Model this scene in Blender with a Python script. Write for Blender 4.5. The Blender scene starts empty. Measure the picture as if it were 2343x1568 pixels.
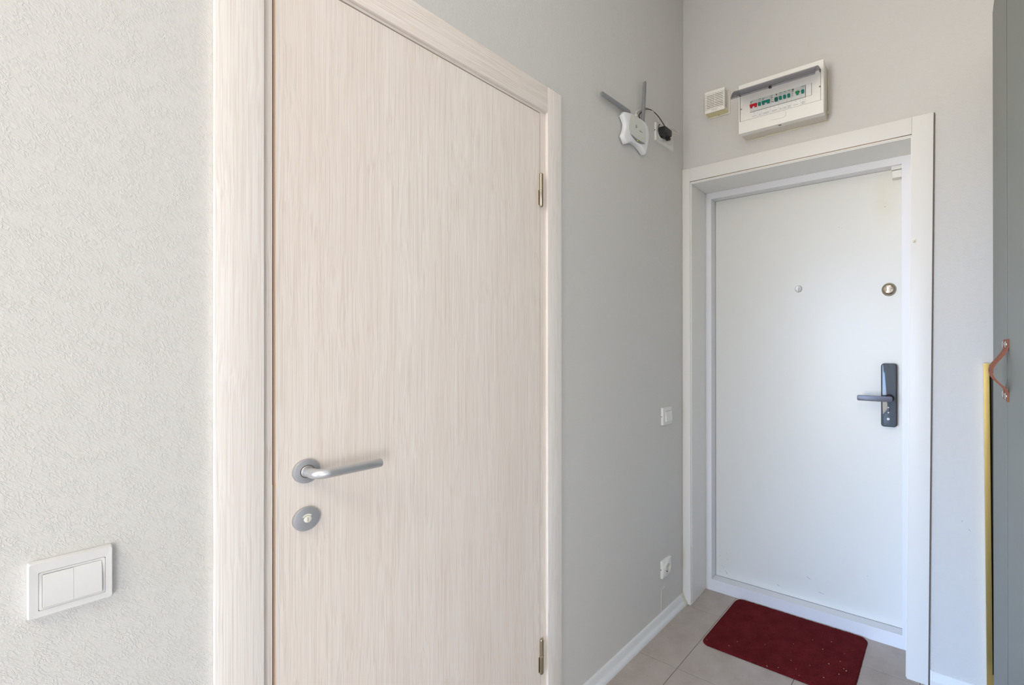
import bpy, bmesh, math, random
from mathutils import Matrix, Vector, noise

random.seed(7)
scene = bpy.context.scene
COL = scene.collection

# ------------------------------------------------------------------ camera
F_PX, YAW, PITCH, ROLL = 1072.54, 0.5777, 0.00106, -0.0010
CAM = Vector((1.1006, -2.0443, 1.2655))
PPX, PPY = 1473.73, 788.67
cam = bpy.data.cameras.new('camera')
cam.sensor_fit = 'HORIZONTAL'
cam.sensor_width = 36.0
cam.lens = F_PX / 2343 * 36.0
cam.shift_x = -(PPX - 1171.5) / 2343
cam.shift_y = (PPY - 784.0) / 2343
cam.clip_start = 0.02
camo = bpy.data.objects.new('camera', cam)
COL.objects.link(camo)
fw = Vector((-math.sin(YAW) * math.cos(PITCH), math.cos(YAW) * math.cos(PITCH), math.sin(PITCH)))
rt = Vector((math.cos(YAW), math.sin(YAW), 0))
up = rt.cross(fw)
r2 = rt * math.cos(ROLL) + up * math.sin(ROLL)
u2 = -rt * math.sin(ROLL) + up * math.cos(ROLL)
camo.matrix_world = Matrix(((r2.x, u2.x, -fw.x, CAM.x), (r2.y, u2.y, -fw.y, CAM.y),
                            (r2.z, u2.z, -fw.z, CAM.z), (0, 0, 0, 1)))
scene.camera = camo

# ------------------------------------------------------------------ light
scene.view_settings.view_transform = 'Standard'
scene.view_settings.look = 'None'
scene.view_settings.gamma = 1.0
scene.view_settings.use_curve_mapping = False
scene.view_settings.exposure = 0.08

world = bpy.data.worlds.new('world')
world.use_nodes = True
scene.world = world
wt = world.node_tree
bg = wt.nodes['Background']
geo = wt.nodes.new('ShaderNodeTexCoord')
sep = wt.nodes.new('ShaderNodeSeparateXYZ')
wr = wt.nodes.new('ShaderNodeValToRGB')
mp_ = wt.nodes.new('ShaderNodeMapRange')
mp_.inputs['From Min'].default_value = -0.5
mp_.inputs['From Max'].default_value = 0.5
wt.links.new(geo.outputs['Generated'], sep.inputs[0])
wt.links.new(sep.outputs['Z'], mp_.inputs['Value'])
wt.links.new(mp_.outputs[0], wr.inputs[0])
SKY = [(0.0, (0.44, 0.40, 0.35, 1)), (0.46, (0.47, 0.44, 0.40, 1)), (0.53, (0.47, 0.66, 1.0, 1)), (1.0, (0.32, 0.55, 1.0, 1))]
while len(wr.color_ramp.elements) < 4:
    wr.color_ramp.elements.new(0.5)
for el_, (p_, c_) in zip(wr.color_ramp.elements, SKY):
    el_.position = p_
    el_.color = c_
wt.links.new(wr.outputs[0], bg.inputs[0])
bg.inputs[1].default_value = 29.0


def area(name, loc, target, sx, sy, power, color):
    l = bpy.data.lights.new(name, 'AREA')
    l.shape = 'RECTANGLE'
    l.size, l.size_y = sx, sy
    l.energy = power
    l.color = color
    o = bpy.data.objects.new(name, l)
    COL.objects.link(o)
    o.location = loc
    o.rotation_euler = (Vector(target) - Vector(loc)).to_track_quat('-Z', 'Y').to_euler()
    return o


po = area('window_portal', (-0.75, -4.81, 1.1), (-0.75, 0.0, 1.1), 1.9, 2.0, 1, (1, 1, 1))
po.data.cycles.is_portal = True
area('side_fill', (3.4, -3.9, 0.85), (0.0, -0.8, 0.9), 1.3, 1.3, 62, (0.93, 0.965, 0.985))  # added unseen fill from the right; the room wall has no window there
area('warm_ceiling_fill', (1.0, -3.5, 2.9), (1.0, -3.5, 0.0), 1.0, 1.0, 22, (1.0, 0.84, 0.66))  # unseen warm fill added to tint the upper walls


# ------------------------------------------------------------------ materials
def lin(c):
    c = c / 255.0
    return c / 12.92 if c <= 0.04045 else ((c + 0.055) / 1.055) ** 2.4


def rgb(r, g, b):
    return (lin(r), lin(g), lin(b), 1.0)


def mat(name, col, rough=0.5, metal=0.0, spec=0.5):
    m = bpy.data.materials.new(name)
    m.use_nodes = True
    b = m.node_tree.nodes['Principled BSDF']
    b.inputs['Base Color'].default_value = col
    b.inputs['Roughness'].default_value = rough
    b.inputs['Metallic'].default_value = metal
    b.inputs['Specular IOR Level'].default_value = spec
    return m


class NT:
    def __init__(s, m):
        s.m = m
        s.t = m.node_tree
        s.b = s.t.nodes['Principled BSDF']
        s.tc = s.t.nodes.new('ShaderNodeTexCoord')

    def n(s, typ, **kw):
        nd = s.t.nodes.new(typ)
        for k, v in kw.items():
            setattr(nd, k, v)
        return nd

    def link(s, a, b):
        s.t.links.new(a, b)

    def mapping(s, scale=(1, 1, 1), rot=(0, 0, 0), loc=(0, 0, 0), src=None):
        mp = s.n('ShaderNodeMapping')
        mp.inputs['Scale'].default_value = scale
        mp.inputs['Rotation'].default_value = rot
        mp.inputs['Location'].default_value = loc
        s.link(src or s.tc.outputs['Object'], mp.inputs['Vector'])
        return mp.outputs[0]

    def noise(s, vec, scale, detail=4, rough=0.55, dist=0.0):
        nn = s.n('ShaderNodeTexNoise')
        nn.inputs['Scale'].default_value = scale
        nn.inputs['Detail'].default_value = detail
        nn.inputs['Roughness'].default_value = rough
        nn.inputs['Distortion'].default_value = dist
        s.link(vec, nn.inputs['Vector'])
        return nn.outputs['Fac']

    def ramp(s, fac, stops):
        r = s.n('ShaderNodeValToRGB')
        e = r.color_ramp.elements
        while len(e) < len(stops):
            e.new(0.5)
        for el, (p, c) in zip(e, stops):
            el.position = p
            el.color = c
        s.link(fac, r.inputs[0])
        return r.outputs[0]

    def mix(s, fac, a, b, mode='MIX'):
        mx = s.n('ShaderNodeMix')
        mx.data_type = 'RGBA'
        mx.blend_type = mode
        for sock, v in ((mx.inputs[0], fac), (mx.inputs[6], a), (mx.inputs[7], b)):
            if hasattr(v, 'links') or isinstance(v, bpy.types.NodeSocket):
                s.link(v, sock)
            else:
                sock.default_value = v
        return mx.outputs[2]

    def math(s, op, a, b=None, c=None):
        mm = s.n('ShaderNodeMath', operation=op)
        for i, v in enumerate((a, b, c)):
            if v is None:
                continue
            if isinstance(v, bpy.types.NodeSocket):
                s.link(v, mm.inputs[i])
            else:
                mm.inputs[i].default_value = v
        return mm.outputs[0]

    def bump(s, height, strength=0.3, dist=0.002):
        bp = s.n('ShaderNodeBump')
        bp.inputs['Strength'].default_value = strength
        bp.inputs['Distance'].default_value = dist
        s.link(height, bp.inputs['Height'])
        s.link(bp.outputs[0], s.b.inputs['Normal'])

    def base(s, col):
        s.link(col, s.b.inputs['Base Color'])

    def roughness(s, v):
        s.link(v, s.b.inputs['Roughness'])


def wallpaper(name, col, axis):
    """painted relief wallpaper: crinkled short ridges running on a slant"""
    m = mat(name, col, 0.55, 0, 0.35)
    t = NT(m)
    rot = (math.radians(-38), 0, 0) if axis == 'x' else (0, math.radians(38), 0)
    warp = t.noise(t.mapping(), 34, 2)
    v = t.n('ShaderNodeVectorMath', operation='ADD')
    sc1 = t.n('ShaderNodeVectorMath', operation='SCALE')
    cmb = t.n('ShaderNodeCombineXYZ')
    t.link(warp, cmb.inputs[0]); t.link(warp, cmb.inputs[1])
    t.link(cmb.outputs[0], sc1.inputs[0]); sc1.inputs['Scale'].default_value = 0.010
    t.link(t.tc.outputs['Object'], v.inputs[0]); t.link(sc1.outputs[0], v.inputs[1])
    turned = t.mapping(rot=rot, src=v.outputs[0])
    mp = t.mapping(scale=(1.0, 1.0, 0.46), src=turned)
    a = t.noise(mp, 250, 2, 0.5, 0.3)
    ridge = t.math('ABSOLUTE', t.math('SUBTRACT', a, 0.5))
    ridge = t.math('SUBTRACT', 1.0, t.math('MULTIPLY', ridge, 9.0))
    ridge = t.math('MAXIMUM', ridge, 0.0)
    gate = t.ramp(t.noise(t.mapping(), 48, 2), [(0.40, (0, 0, 0, 1)), (0.56, (1, 1, 1, 1))])
    gl = t.n('ShaderNodeRGBToBW'); t.link(gate, gl.inputs[0])
    fine = t.noise(t.mapping(), 420, 2)
    h = t.math('ADD', t.math('MULTIPLY', ridge, t.math('ADD', 0.35, t.math('MULTIPLY', gl.outputs[0], 0.65))),
               t.math('MULTIPLY', fine, 0.25))
    t.bump(h, 0.55 if axis == 'x' else 0.4, 0.0008)
    return m


def wood(name, grain, dl=(0, 0, 0)):
    def sh(r, g, b):
        return r + dl[0], g + dl[1], b + dl[2]
    m = mat(name, rgb(226, 214, 203), 0.48, 0, 0.35)
    t = NT(m)
    fine = {'z': (1, 1, 0.0065), 'y': (1, 0.0065, 1)}[grain]
    med = {'z': (1, 1, 0.022), 'y': (1, 0.022, 1)}[grain]
    wob = t.noise(t.mapping(scale={'z': (1, 1, .35), 'y': (1, .35, 1)}[grain]), 9, 2)
    cmb = t.n('ShaderNodeCombineXYZ')
    for i in range(3):
        t.link(wob, cmb.inputs[i])
    sc1 = t.n('ShaderNodeVectorMath', operation='SCALE'); sc1.inputs['Scale'].default_value = 0.013
    t.link(cmb.outputs[0], sc1.inputs[0])
    v = t.n('ShaderNodeVectorMath', operation='ADD')
    t.link(t.tc.outputs['Object'], v.inputs[0]); t.link(sc1.outputs[0], v.inputs[1])
    f = t.noise(t.mapping(scale=fine, src=v.outputs[0]), 620, 2, 0.55)
    g = t.noise(t.mapping(scale=med, src=v.outputs[0]), 60, 4, 0.6)
    big = t.noise(t.mapping(scale={'z': (1, 1, .15), 'y': (1, .15, 1)}[grain]), 6, 2)
    c = t.ramp(f, [(0.32, rgb(*sh(219, 205, 194))), (0.5, rgb(*sh(243, 234, 224))), (0.67, rgb(*sh(251, 247, 240)))])
    c2 = t.ramp(g, [(0.34, rgb(*sh(238, 225, 213))), (0.6, rgb(*sh(245, 237, 228)))])
    c3 = t.mix(0.38, c, c2)
    c4 = t.mix(t.ramp(big, [(0.35, (0, 0, 0, 1)), (0.7, (.3, .3, .3, 1))]), c3, rgb(*sh(230, 212, 198)))
    t.base(c4)
    t.bump(f, 0.16, 0.0006)
    return m


def tile_mat():
    m = mat('floor_tile_beige', rgb(176, 165, 155), 0.42, 0, 0.4)
    t = NT(m)
    a = t.noise(t.tc.outputs['Object'], 9, 5, 0.6)
    b = t.noise(t.tc.outputs['Object'], 160, 3)
    c = t.ramp(a, [(0.3, rgb(174, 161, 150)), (0.55, rgb(186, 175, 165)), (0.75, rgb(192, 181, 172))])
    sp = t.ramp(b, [(0.27, rgb(150, 139, 130)), (0.36, rgb(255, 255, 255))])
    t.base(t.mix(0.5, c, t.mix(1.0, c, sp, 'MULTIPLY')))
    t.bump(b, 0.05, 0.0004)
    return m


def carpet_mat():
    m = mat('mat_pile_red', rgb(120, 30, 34), 0.95, 0, 0.1)
    t = NT(m)
    a = t.noise(t.tc.outputs['Object'], 14, 5, 0.65)
    b = t.noise(t.mapping(scale=(.5, 1, 1)), 420, 3, 0.7)
    c = t.ramp(a, [(0.3, rgb(104, 24, 28)), (0.6, rgb(126, 36, 41)), (0.8, rgb(140, 46, 52))])
    d = t.ramp(b, [(0.3, rgb(150, 150, 150)), (0.7, rgb(255, 255, 255))])
    t.base(t.mix(1.0, c, d, 'MULTIPLY'))
    t.bump(b, 0.9, 0.003)
    m.node_tree.nodes['Principled BSDF'].inputs['Sheen Weight'].default_value = 0.1
    m.node_tree.nodes['Principled BSDF'].inputs['Sheen Tint'].default_value = rgb(220, 120, 120)
    return m


def smoky():
    m = mat('smoky_clear_plastic', rgb(112, 113, 118), 0.12)
    nt = m.node_tree
    b = nt.nodes['Principled BSDF']
    out = [n for n in nt.nodes if n.type == 'OUTPUT_MATERIAL'][0]
    tr = nt.nodes.new('ShaderNodeBsdfTransparent')
    tr.inputs[0].default_value = rgb(236, 236, 239)
    mx = nt.nodes.new('ShaderNodeMixShader')
    mx.inputs[0].default_value = 0.26
    nt.links.new(tr.outputs[0], mx.inputs[1])
    nt.links.new(b.outputs[0], mx.inputs[2])
    nt.links.new(mx.outputs[0], out.inputs[0])
    return m


def leaf_white():
    m = mat('entry_leaf_white', rgb(232, 232, 226), 0.33, 0, 0.45)
    t = NT(m)
    # old yellow stain near the upper closing corner
    mp = t.mapping(loc=(-0.868, -0.224, -1.90), src=t.n('ShaderNodeNewGeometry').outputs['Position'])
    mp2 = t.mapping(scale=(16, 1, 6.5), src=mp)
    ln = t.n('ShaderNodeVectorMath', operation='LENGTH')
    t.link(mp2, ln.inputs[0])
    s = t.ramp(ln.outputs['Value'], [(0.1, (1, 1, 1, 1)), (1.0, (0, 0, 0, 1))])
    n = t.noise(t.tc.outputs['Object'], 30, 4)
    f = t.math('MULTIPLY', s, t.math('MULTIPLY', n, 0.6))
    t.base(t.mix(f, rgb(232, 232, 226), rgb(222, 212, 176)))
    return m


M = {}
M['wall_l'] = wallpaper('wallpaper_pale_grey', rgb(219, 217, 212), 'x')
M['wall_f'] = wallpaper('wallpaper_pale_grey_far', rgb(214, 212, 207), 'y')
M['paint'] = mat('plain_wall_paint', rgb(225, 223, 220), 0.7)
M['ceil'] = mat('ceiling_white', rgb(238, 237, 235), 0.8)
M['wood_v'] = wood('bleached_oak_upright', 'z')
M['wood_h'] = wood('bleached_oak_level', 'y')
M['wood_lit'] = wood('bleached_oak_casing_lit', 'z', (2, 6, 9))  # oak copy lightened: brighter light on the casing put into its colour
M['edge'] = mat('raw_brown_edge', rgb(196, 164, 138), 0.6)
M['dark_edge'] = mat('dark_fibreboard_gap_shade', rgb(112, 98, 92), 0.8)
M['gap'] = mat('dark_gap', rgb(58, 44, 36), 0.9)
M['gap_g'] = mat('dark_green_gap_shade', rgb(62, 72, 66), 0.8)
M['chip'] = mat('orange_chipped_wood', rgb(214, 160, 90), 0.7)
M['tile'] = tile_mat()
M['grout'] = mat('grout_grey_brown', rgb(122, 110, 98), 0.9)
M['room_floor'] = mat('room_floor_laminate', rgb(190, 176, 160), 0.5)
M['trim'] = mat('trim_warm_white', rgb(234, 232, 226), 0.4)
M['jamb'] = mat('jamb_lining_white', rgb(240, 239, 234), 0.4)
M['frame_white'] = mat('steel_frame_white', rgb(236, 237, 240), 0.35)
M['leaf'] = leaf_white()
M['skirt'] = mat('skirting_greyish_white', rgb(226, 228, 228), 0.4)
M['skirt_end'] = mat('skirting_end_cream', rgb(214, 214, 198), 0.45)
M['plastic'] = mat('switch_white_plastic', rgb(226, 225, 222), 0.32)
M['plastic2'] = mat('socket_white_plastic', rgb(236, 235, 229), 0.35)
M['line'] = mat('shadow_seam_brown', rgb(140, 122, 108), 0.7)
M['alu'] = mat('satin_aluminium', rgb(204, 205, 206), 0.34, 0.75)
M['alu2'] = mat('satin_aluminium_plate', rgb(184, 185, 188), 0.40, 0.45)
M['cream'] = mat('cream_plastic', rgb(240, 237, 222), 0.4)
M['nickel'] = mat('satin_nickel', rgb(178, 168, 150), 0.28, 1.0)
M['chrome'] = mat('polished_nickel', rgb(208, 198, 184), 0.1, 1.0)
M['chrome2'] = mat('chrome_screw', rgb(225, 225, 225), 0.12, 1.0)
M['box'] = mat('breaker_box_cream', rgb(248, 246, 238), 0.4)
M['box_side'] = mat('breaker_box_base_cream', rgb(228, 221, 206), 0.5)
M['caulk'] = mat('cream_filler', rgb(226, 220, 200), 0.6)
M['siren'] = mat('siren_white', rgb(244, 240, 230), 0.45)
M['siren_y'] = mat('siren_yellowed', rgb(232, 220, 172), 0.5)
M['slot'] = mat('slot_dark', rgb(92, 84, 76), 0.8)
M['breaker'] = mat('breaker_light_grey', rgb(222, 224, 221), 0.4)
M['teal'] = mat('toggle_teal', rgb(0, 128, 112), 0.35)
M['green'] = mat('toggle_green', rgb(10, 142, 84), 0.35)
M['dteal'] = mat('toggle_dark_teal', rgb(0, 100, 88), 0.35)
M['red'] = mat('toggle_red', rgb(206, 22, 38), 0.35)
M['ink'] = mat('ink_dark', rgb(60, 62, 60), 0.7)
M['ink_g'] = mat('ink_green', rgb(30, 140, 110), 0.7)
M['ink_l'] = mat('ink_grey', rgb(150, 150, 146), 0.7)
M['paper'] = mat('paper_label', rgb(245, 245, 240), 0.6)
M['smoky'] = smoky()
M['smoky_d'] = mat('smoky_dark_plastic', rgb(82, 82, 88), 0.3)
M['router'] = mat('router_white', rgb(240, 241, 242), 0.28)
M['router_p'] = mat('router_pale_panel', rgb(220, 222, 214), 0.18)
M['router_g'] = mat('router_grey', rgb(138, 138, 134), 0.4)
M['antenna'] = mat('antenna_grey', rgb(142, 144, 146), 0.42)
M['led'] = mat('led_green', rgb(170, 220, 20), 0.4)
_b = M['led'].node_tree.nodes['Principled BSDF']
_b.inputs['Emission Color'].default_value = rgb(190, 240, 20)
_b.inputs['Emission Strength'].default_value = 1.0
M['black'] = mat('black_plastic', rgb(38, 38, 40), 0.4)
M['cable_w'] = mat('cable_white', rgb(228, 222, 214), 0.45)
M['cable_b'] = mat('cable_black', rgb(30, 28, 27), 0.45)
M['lock'] = mat('lock_dark_metal', rgb(66, 64, 70), 0.38, 0.6)
M['lock_lever'] = mat('lock_lever_grey', rgb(88, 90, 100), 0.36, 0.5)
M['lock_glass'] = mat('lock_glossy_glass', rgb(84, 93, 101), 0.05, 0.0, 0.3)
M['white_ink'] = mat('white_print', rgb(246, 246, 248), 0.4)
M['peep'] = mat('peephole_grey', rgb(184, 184, 180), 0.4, 0.4)
M['wardrobe'] = mat('wardrobe_grey_green', rgb(116, 121, 113), 0.42, 0, 0.4)
M['leather'] = mat('tan_leather', rgb(122, 60, 28), 0.55)
M['leather_e'] = mat('tan_leather_edge', rgb(120, 62, 40), 0.6)
M['gold'] = mat('brass_gold', rgb(236, 206, 128), 0.22, 0.9)
M['gold_d'] = mat('brass_gold_dark_reflection', rgb(120, 98, 48), 0.25, 1.0)  # darker brass: reflection of the dark wardrobe painted into the bevel colour
M['mirror'] = mat('mirror_glass', rgb(235, 235, 235), 0.02, 1.0)
M['carpet'] = carpet_mat()
M['mat_edge'] = mat('mat_backing_dark', rgb(70, 20, 22), 0.9)
M['lint'] = mat('pale_lint', rgb(236, 206, 186), 0.8)


# ------------------------------------------------------------------ mesh builder
class MB:
    def __init__(s):
        s.v, s.f = [], []

    def add(s, vs, fs):
        o = len(s.v)
        s.v += [tuple(p) for p in vs]
        s.f += [tuple(i + o for i in f) for f in fs]
        return s

    def box(s, x0, x1, y0, y1, z0, z1, bev=0.0):
        if bev <= 0:
            vs = [(x, y, z) for x in (x0, x1) for y in (y0, y1) for z in (z0, z1)]
            fs = [(0, 1, 3, 2), (4, 6, 7, 5), (0, 4, 5, 1), (2, 3, 7, 6), (0, 2, 6, 4), (1, 5, 7, 3)]
            return s.add(vs, fs)
        bm = bmesh.new()
        bmesh.ops.create_cube(bm, size=1.0)
        for v in bm.verts:
            v.co = ((x0 + x1) / 2 + v.co.x * (x1 - x0), (y0 + y1) / 2 + v.co.y * (y1 - y0), (z0 + z1) / 2 + v.co.z * (z1 - z0))
        bmesh.ops.bevel(bm, geom=list(bm.edges), offset=bev, segments=2, profile=0.6, affect='EDGES')
        return s.bm(bm)

    def bm(s, bm):
        bm.verts.index_update()
        s.add([v.co[:] for v in bm.verts], [tuple(v.index for v in f.verts) for f in bm.faces])
        bm.free()
        return s

    def prism(s, poly, axis, a, b, bev=0.0):
        """poly in the two remaining axes (in xyz order), extruded along axis from a to b"""
        def P(q, h):
            return {'x': (h, q[0], q[1]), 'y': (q[0], h, q[1]), 'z': (q[0], q[1], h)}[axis]
        n = len(poly)
        vs = [P(q, a) for q in poly] + [P(q, b) for q in poly]
        fs = [tuple(range(n - 1, -1, -1)), tuple(range(n, 2 * n))]
        fs += [(i, (i + 1) % n, n + (i + 1) % n, n + i) for i in range(n)]
        if bev <= 0:
            return s.add(vs, fs)
        bm = bmesh.new()
        bv = [bm.verts.new(p) for p in vs]
        for f in fs:
            bm.faces.new([bv[i] for i in f])
        bmesh.ops.recalc_face_normals(bm, faces=bm.faces)
        ed = [e for e in bm.edges if len(e.link_faces) == 2 and e.calc_face_angle(0) > 0.6]
        bmesh.ops.bevel(bm, geom=ed, offset=bev, segments=2, profile=0.6, affect='EDGES', clamp_overlap=True)
        return s.bm(bm)

    def ring(s, outer, inner, axis, a, b):
        """flat frame: two matching polygons extruded along axis"""
        def P(q, h):
            return {'x': (h, q[0], q[1]), 'y': (q[0], h, q[1]), 'z': (q[0], q[1], h)}[axis]
        n = len(outer)
        vs = [P(q, a) for q in outer] + [P(q, a) for q in inner] + [P(q, b) for q in outer] + [P(q, b) for q in inner]
        fs = []
        for i in range(n):
            j = (i + 1) % n
            fs += [(i, j, n + j, n + i), (2 * n + i, 3 * n + i, 3 * n + j, 2 * n + j),
                   (i, 2 * n + i, 2 * n + j, j), (n + i, n + j, 3 * n + j, 3 * n + i)]
        return s.add(vs, fs)

    def lathe(s, c, axis, prof, n=32):
        """prof: list of (radius, offset along axis); radius 0 closes"""
        ax = {'x': 0, 'y': 1, 'z': 2}[axis]
        u, w = [(1, 2), (0, 2), (0, 1)][ax]
        rings = []
        vs = []
        for r, h in prof:
            idx = []
            for k in range(1 if r <= 0 else n):
                p = list(c)
                p[ax] += h
                t = 2 * math.pi * k / n
                p[u] += r * math.cos(t)
                p[w] += r * math.sin(t)
                idx.append(len(vs))
                vs.append(p)
            rings.append(idx)
        fs = []
        for a, b in zip(rings, rings[1:]):
            for k in range(n):
                k2 = (k + 1) % n
                if len(a) == 1 and len(b) == 1:
                    continue
                if len(a) == 1:
                    fs.append((a[0], b[k], b[k2]))
                elif len(b) == 1:
                    fs.append((a[k], b[0], a[k2]))
                else:
                    fs.append((a[k], b[k], b[k2], a[k2]))
        return s.add(vs, fs)

    def tube(s, path, r, n=14, cap=True):
        path = [Vector(p) for p in path]
        rad = r if isinstance(r, (list, tuple)) else [r] * len(path)
        vs, fs = [], []
        t0 = (path[1] - path[0]).normalized()
        ref = Vector((0, 0, 1)) if abs(t0.z) < 0.9 else Vector((0, 1, 0))
        nrm = t0.cross(ref).normalized()
        for i, p in enumerate(path):
            if i == 0:
                t = path[1] - path[0]
            elif i == len(path) - 1:
                t = path[-1] - path[-2]
            else:
                t = path[i + 1] - path[i - 1]
            t.normalize()
            nrm = (nrm - t * nrm.dot(t)).normalized()
            bn = t.cross(nrm)
            for k in range(n):
                a = 2 * math.pi * k / n
                vs.append(p + (nrm * math.cos(a) + bn * math.sin(a)) * rad[i])
        for i in range(len(path) - 1):
            for k in range(n):
                k2 = (k + 1) % n
                fs.append((i * n + k, i * n + k2, (i + 1) * n + k2, (i + 1) * n + k))
        if cap:
            fs.append(tuple(range(n - 1, -1, -1)))
            fs.append(tuple((len(path) - 1) * n + k for k in range(n)))
        return s.add(vs, fs)

    def build(s, name, m, parent=None, smooth=False, origin=None, angle=0.7):
        if parent is not None:
            o0 = Vector(parent['_o'])
        elif origin is not None:
            o0 = Vector(origin)
        else:
            xs = list(zip(*s.v))
            o0 = Vector(((min(xs[0]) + max(xs[0])) / 2, (min(xs[1]) + max(xs[1])) / 2, min(xs[2])))
        me = bpy.data.meshes.new(name)
        me.from_pydata([tuple(Vector(p) - o0) for p in s.v], [], s.f)
        bm = bmesh.new()
        bm.from_mesh(me)
        bmesh.ops.recalc_face_normals(bm, faces=bm.faces)
        if smooth:
            for f in bm.faces:
                f.smooth = True
            for e in bm.edges:
                if len(e.link_faces) == 2 and e.calc_face_angle(0) > angle:
                    e.smooth = False
        bm.to_mesh(me)
        bm.free()
        for mm in (m if isinstance(m, list) else [m]):
            me.materials.append(mm)
        o = bpy.data.objects.new(name, me)
        COL.objects.link(o)
        o['_o'] = tuple(o0)
        if parent is not None:
            o.parent = parent
        else:
            o.location = o0
        return o


ALL_ROOTS = []


def root(name, loc, label=None, cat=None, group=None, kind=None):
    o = bpy.data.objects.new(name, None)
    o.empty_display_size = 0.05
    COL.objects.link(o)
    o.location = loc
    o['_o'] = tuple(loc)
    return tag(o, label, cat, group, kind)


def tag(o, label=None, cat=None, group=None, kind=None):
    for k, v in (('label', label), ('category', cat), ('group', group), ('kind', kind)):
        if v:
            o[k] = v
    return o


def circle(cy, cz, r, n=24, a0=0.0):
    return [(cy + r * math.cos(a0 + 2 * math.pi * k / n), cz + r * math.sin(a0 + 2 * math.pi * k / n)) for k in range(n)]


def rrect(a0, a1, b0, b1, r, n=5):
    pts = []
    for (ca, cb, s) in ((a1 - r, b1 - r, 0), (a0 + r, b1 - r, 1), (a0 + r, b0 + r, 2), (a1 - r, b0 + r, 3)):
        for k in range(n + 1):
            t = math.pi / 2 * (s + k / n)
            pts.append((ca + r * math.cos(t), cb + r * math.sin(t)))
    return pts


def smooth_path(pts, sub=8):
    P = [Vector(p) for p in pts]
    out = []
    for i in range(len(P) - 1):
        p0 = P[max(i - 1, 0)]; p1 = P[i]; p2 = P[i + 1]; p3 = P[min(i + 2, len(P) - 1)]
        for k in range(sub):
            t = k / sub
            out.append(0.5 * ((2 * p1) + (p2 - p0) * t + (2 * p0 - 5 * p1 + 4 * p2 - p3) * t * t + (3 * p1 - p0 - 3 * p2 + p3) * t ** 3))
    out.append(P[-1])
    return out


def text_mb(body, size, place, extrude=0.0002, shear=0.0, align='CENTER'):
    """flat lettering; place(u, v, w) maps text plane (right, up, out) to world"""
    cu = bpy.data.curves.new('lettering', 'FONT')
    cu.body = body
    cu.size = size
    cu.align_x = align
    cu.align_y = 'CENTER'
    cu.shear = shear
    cu.extrude = extrude
    cu.resolution_u = 3
    ob = bpy.data.objects.new('lettering', cu)
    COL.objects.link(ob)
    dg = bpy.context.evaluated_depsgraph_get()
    ev = ob.evaluated_get(dg)
    me = ev.to_mesh()
    mb = MB()
    mb.add([place(v.co.x, v.co.y, v.co.z) for v in me.vertices], [tuple(p.vertices) for p in me.polygons])
    ev.to_mesh_clear()
    bpy.data.objects.remove(ob)
    bpy.data.curves.remove(cu)
    return mb


# ================================================================== ROOM
CEIL = 3.0
# left wall with the opening of the interior door
w = MB()
w.box(-0.14, 0, -2.35, -1.735, 0, CEIL)
w.box(-0.14, 0, -0.905, 0.30, 0, CEIL)
w.box(-0.14, 0, -1.735, -0.905, 2.06, CEIL)
wl = tag(w.build('wall_left', M['wall_l'], origin=(0, 0, 0)), 'pale grey relief wallpaper wall holding the wooden door', 'wall', kind='structure')
r_ = MB()
for p, q, rr in (((-0.2142, 0.1485), (-0.2194, 0.050), 0.0016), ((-0.2142, 0.1485), (-0.1865, 0.1515), 0.0009)):
    r_.tube([(0.0003, p[0], p[1]), (0.0005, (p[0] + q[0]) / 2 + .0008, (p[1] + q[1]) / 2), (0.0003, q[0], q[1])], rr, 8)
r_.build('plaster_ridge', M['wall_l'], wl, smooth=True)

w = MB()
w.box(0.0, 0.022, 0, 0.30, 0, CEIL)
w.box(1.0, 1.84, 0, 0.30, 0, CEIL)
w.box(0.022, 1.0, 0, 0.30, 2.075, CEIL)
wf = tag(w.build('wall_far', M['wall_f'], origin=(0, 0, 0)), 'pale grey relief wallpaper wall around the white entry door', 'wall', kind='structure')

for mx_, mz_, ma_ in ((1.1375, 0.629, 1.2), (1.1590, 0.601, -0.9)):
    ca_, sa_ = math.cos(ma_), math.sin(ma_)
    MB().prism([(mx_ + 0.0048 * ca_ * math.cos(t) - 0.0007 * sa_ * math.sin(t), mz_ + 0.0048 * sa_ * math.cos(t) + 0.0007 * ca_ * math.sin(t))
                for t in [2 * math.pi * k / 8 for k in range(8)]], 'y', -0.0006, 0.0002).build('scuff_mark', M['ink_l'], wf)

w = MB().box(1.83, 1.95, -2.35, 0.0, 0, CEIL)
tag(w.build('wall_right', M['paint'], origin=(0, 0, 0)), 'plain wall behind the grey green wardrobe', 'wall', kind='structure')
w = MB()
w.box(-2.6, -0.14, -2.35, -2.25, 0, CEIL)
w.box(1.95, 3.6, -2.35, -2.25, 0, CEIL)
w.box(-2.7, -2.6, -4.9, -2.25, 0, CEIL)
w.box(3.6, 3.7, -4.9, -2.25, 0, CEIL)
tag(w.build('wall_room', M['paint'], origin=(0, 0, 0)), 'plain walls of the room behind the hallway', 'wall', kind='structure')
w = MB()
w.box(-2.7, -1.7, -5.0, -4.8, 0, CEIL)
w.box(0.2, 3.7, -5.0, -4.8, 0, CEIL)
w.box(-1.7, 0.2, -5.0, -4.8, 0, 0.1)
w.box(-1.7, 0.2, -5.0, -4.8, 2.1, CEIL)
tag(w.build('wall_back', M['paint'], origin=(0, 0, 0)), 'plain window wall behind the camera', 'wall', kind='structure')
w = MB().box(-2.7, 3.7, -5.0, 0.30, CEIL, CEIL + 0.1)
tag(w.build('ceiling', M['ceil'], origin=(0, 0, CEIL)), 'plain white ceiling above the hallway', 'ceiling', kind='structure')

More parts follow.
